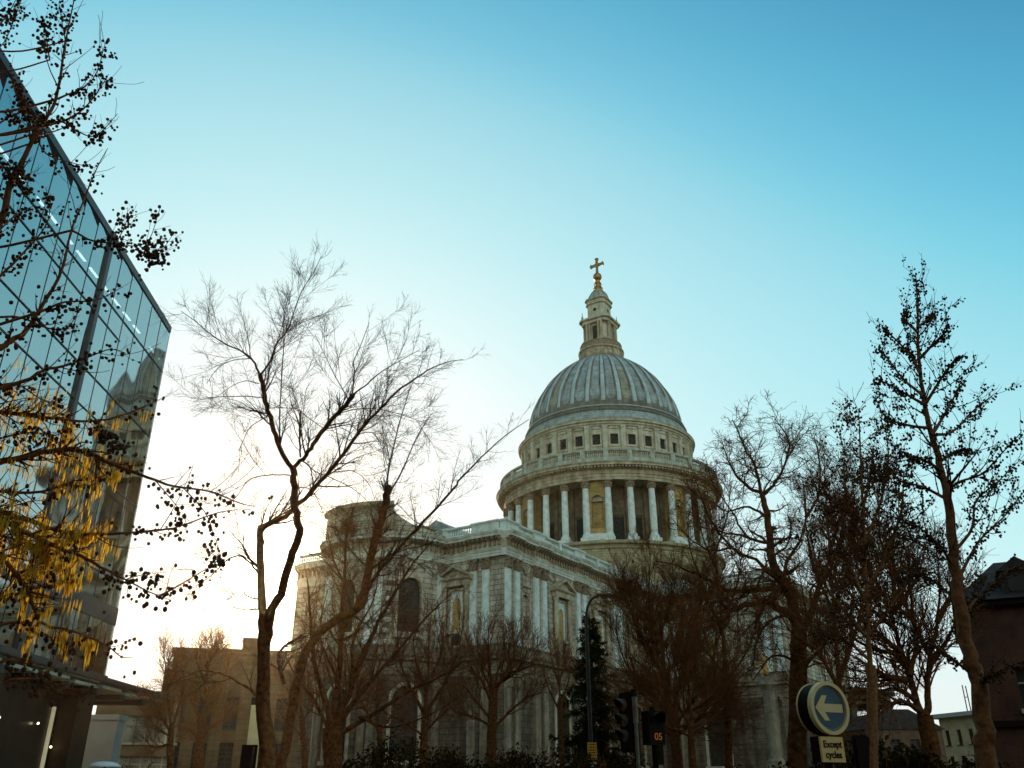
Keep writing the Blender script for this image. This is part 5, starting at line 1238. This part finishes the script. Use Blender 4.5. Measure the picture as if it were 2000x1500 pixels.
trunk = [(crom([np.array([-4.0, 4.7, 0]), np.array([-3.9, 4.7, 1.5]), np.array([-3.85, 4.75, 3.2]), np.array([-3.95, 4.8, 4.6]), np.array([-4.1, 4.9, 7.5])], 4), np.linspace(.13, .03, 17))]
for p, r in wood:                         # tie each bough back to the stem outside the frame
    if p[0][0] < at(-5, 800, 5).x + .25 and r[0] > .004:
        z = max(.8, min(7.0, p[0][2] - .35)); a = np.array([-3.92, 4.75, z])
        trunk.append((crom([a, (a + p[0]) / 2 + np.array([0, 0, -.06]), p[0]], 4), np.linspace(r[0] * 1.25, r[0], 9)))
l1 = sprout(rng, wood, .075, (.06, .30), (30, 65), 5, .5, .0017, up=.08, wob=.12, tmin=.08, tip=.6)
low = [t for t in wood if t[0][:, 2].mean() < at(0, 700, 5).z and t[0][0][0] < at(0, 900, 5).x + .1]
l1b = sprout(rng, low, .016, (.1, .4), (30, 80), 5, .5, .0015, up=.01, wob=.16, tmin=0, tip=.2)
lim = at(175, 900, 5).x
l1b = [t for t in l1b if t[0][-1][0] < lim + rng.normal(0, .12)]
ls = sprout(rng, wood[:14], .22, (.22, .55), (30, 60), 7, .5, .0022, up=.11, wob=.05, tmin=.3, tip=.8)
l2 = sprout(rng, l1 + l1b, .12, (.04, .14), (25, 60), 3, .7, .0013, up=.05)
p1 = along(rng, wood, 900, .1); p1 = p1[rng.uniform(0, 1, len(p1)) < np.where(p1[:, 2] > at(0, 700, 5).z, 1, .6)]
cn = clusters(rng, p1, (.008, .0155), .034, (1, 6)); c2 = clusters(rng, along(rng, l1, 420), (.008, .012), .018, (1, 3))
cn = tuple(np.concatenate([a, b]) for a, b in zip(cn, c2))
kp = along(rng, l1b, 5200, .2); kp = kp[rng.uniform(0, 1, len(kp)) < np.where(kp[:, 2] > at(0, 980, 5).z, .35, 1)]; kl = rng.uniform(.024, .05, len(kp)); kp = kp - np.stack([np.zeros_like(kl), np.zeros_like(kl), kl], -1) + rng.normal(0, .01, (len(kp), 3))
make_tree('alder_tree', 'close alder boughs with round cones and hanging yellow catkins at the left edge', (-4.0, 4.7, 0), trunk + wood, [(l1, 4), (l1b, 3), (l2, 3), (ls, 4)], 'barkalder', 'twig', cones=cn, catkins=(kp, rng.uniform(.0022, .0042, len(kp)), kl), sides=10)

# --- the fir behind the lamp post
rng = np.random.default_rng(71); Y = 52.0
base, tipz = at(1162, 1500, Y), at(1163, 1195, Y).z
root = empty('fir_tree', (base.x, base.y, 0), 'dark green layered fir tree directly behind the street lamp', 'tree')
V, F = tubes_np([(np.array([[0, 0, 0], [0, 0, tipz * .5], [0, 0, tipz]]), np.array([.22, .14, .02]))], 8); np_mesh('trunk', V, F, M['bark'], root)
S, D, L = [], [], []
z = 1.2
while z < tipz - .2:
    k = 8; ln = 3.2 * ((tipz - z) / tipz) ** .75 + .12
    for i in range(k):
        a = rng.uniform(0, 6.28); S.append((0, 0, z + rng.uniform(-.2, .2))); D.append((math.cos(a), math.sin(a), .12)); L.append(ln * rng.uniform(.55, 1.12))
    z += .46
P, rr = grow(rng, np.array(S), np.array(D), np.array(L), 6, np.full(len(S), .03), .006, -.07, .05); br = list(zip(P, rr))
n1 = sprout(rng, br, .035, (.2, .6), (35, 70), 3, .5, .026, up=-.05, wob=.06, tmin=.1, tip=.5)
n2 = sprout(rng, n1, .08, (.08, .2), (30, 60), 2, .9, .022, up=0, wob=.05)
VS, FS, off = [], [], 0
for lv in (br, n1, n2):
    V, F = tubes_np(lv, 3); VS.append(V); FS.append(F + off); off += len(V)
np_mesh('crown', np.concatenate(VS), np.concatenate(FS), M['needle'], root)

# --- dark shrubs along the bottom
def shrub(label, seed, px, py, Y, w, n=5200, m='leaf', name='shrub', lf=.10):
    rng = np.random.default_rng(seed); g = ground_at(px, Y); h = at(px, py, Y).z
    root = empty(name, g, label, 'shrub')
    S = np.zeros((40, 3)); S[:, 0] = rng.uniform(-w * .3, w * .3, 40); S[:, 1] = rng.uniform(-.5, .5, 40)
    D = np.stack([rng.normal(0, .4, 40), rng.normal(0, .4, 40), np.ones(40)], -1); P, rr = grow(rng, S, D, rng.uniform(.5, .92, 40) * h, 6, np.full(40, .03), .006, .03, .1)
    st = list(zip(P, rr)); s2 = sprout(rng, st, .2, (.3, .9), (25, 60), 4, .6, .006, up=.05)
    V, F = tubes_np(st + s2, 4); np_mesh('stem', V, F, M['twig'], root)
    k = 26; cc = np.stack([rng.uniform(-w / 2, w / 2, k), rng.uniform(-1, 1, k), np.zeros(k)], -1); cc[:, 2] = h * rng.uniform(.3, .84, k) * (1 - .35 * (np.abs(cc[:, 0]) / (w / 2)) ** 2)
    i = rng.integers(0, k, n); o = rng.normal(0, 1, (n, 3)); o /= np.linalg.norm(o, axis=1, keepdims=True); c = cc[i] + o * (rng.uniform(.3, 1.05, (n, 1)) * (h * .16 + .12))
    a = rng.normal(0, 1, (n, 3)); a /= np.linalg.norm(a, axis=1, keepdims=True); b_ = np.cross(a, rng.normal(0, 1, (n, 3))); b_ /= np.linalg.norm(b_, axis=1, keepdims=True)
    s = rng.uniform(.5, 1.1, (n, 1)) * lf
    V = np.stack([c - a * s, c + b_ * s * .45, c + a * s, c - b_ * s * .45], 1).reshape(-1, 3)
    np_mesh('foliage', V, np.arange(n * 4).reshape(-1, 4), M[m], root, smooth=False)
for a in (('dark evergreen shrub at the foot of the slender bare tree', 81, 800, 1428, 38, 4.2), ('dark evergreen shrub below the pollard, widest of the clump', 82, 930, 1422, 37, 4.6), ('dark evergreen shrub between the pollard and the lamp post', 83, 1050, 1432, 36, 4.0),
          ('olive shrub by the roots of the many stemmed tree', 84, 700, 1470, 33, 3.0), ('dark shrub behind the traffic signal', 85, 1190, 1450, 34, 3.6), ('dark shrub filling the shade right of the arrow sign', 86, 1715, 1425, 26, 3.2), ('dark shrub under the double trunk tree', 87, 1790, 1452, 27, 2.4),
          ('dark shrub left of the old plane trunk', 88, 1480, 1478, 34, 3.8), ('dark shrub at the foot of the brick house', 89, 1880, 1470, 31, 2.4)):
    shrub(*a)
shrub('sunlit brown leaved bush beside the white parasol', 90, 285, 1478, 44, 3.0, 1600, 'leaf', 'shrub', .08)

# ------------------------------------------------------------------ thin golden haze, added to imitate the glow round the sun
b = MB(); b.cube(-720, 720, -220, 920, -1.5, 130)
hm = bpy.data.materials.new('glow_haze'); hm.use_nodes = True
t = hm.node_tree; t.nodes.clear(); vo = t.nodes.new('ShaderNodeVolumePrincipled'); oo = t.nodes.new('ShaderNodeOutputMaterial')
vo.inputs['Color'].default_value = (1.0, .82, .55, 1); vo.inputs['Density'].default_value = .00008; vo.inputs['Anisotropy'].default_value = .9
t.links.new(vo.outputs[0], oo.inputs['Volume'])
tag(b.build('haze', hm), kind='stuff')
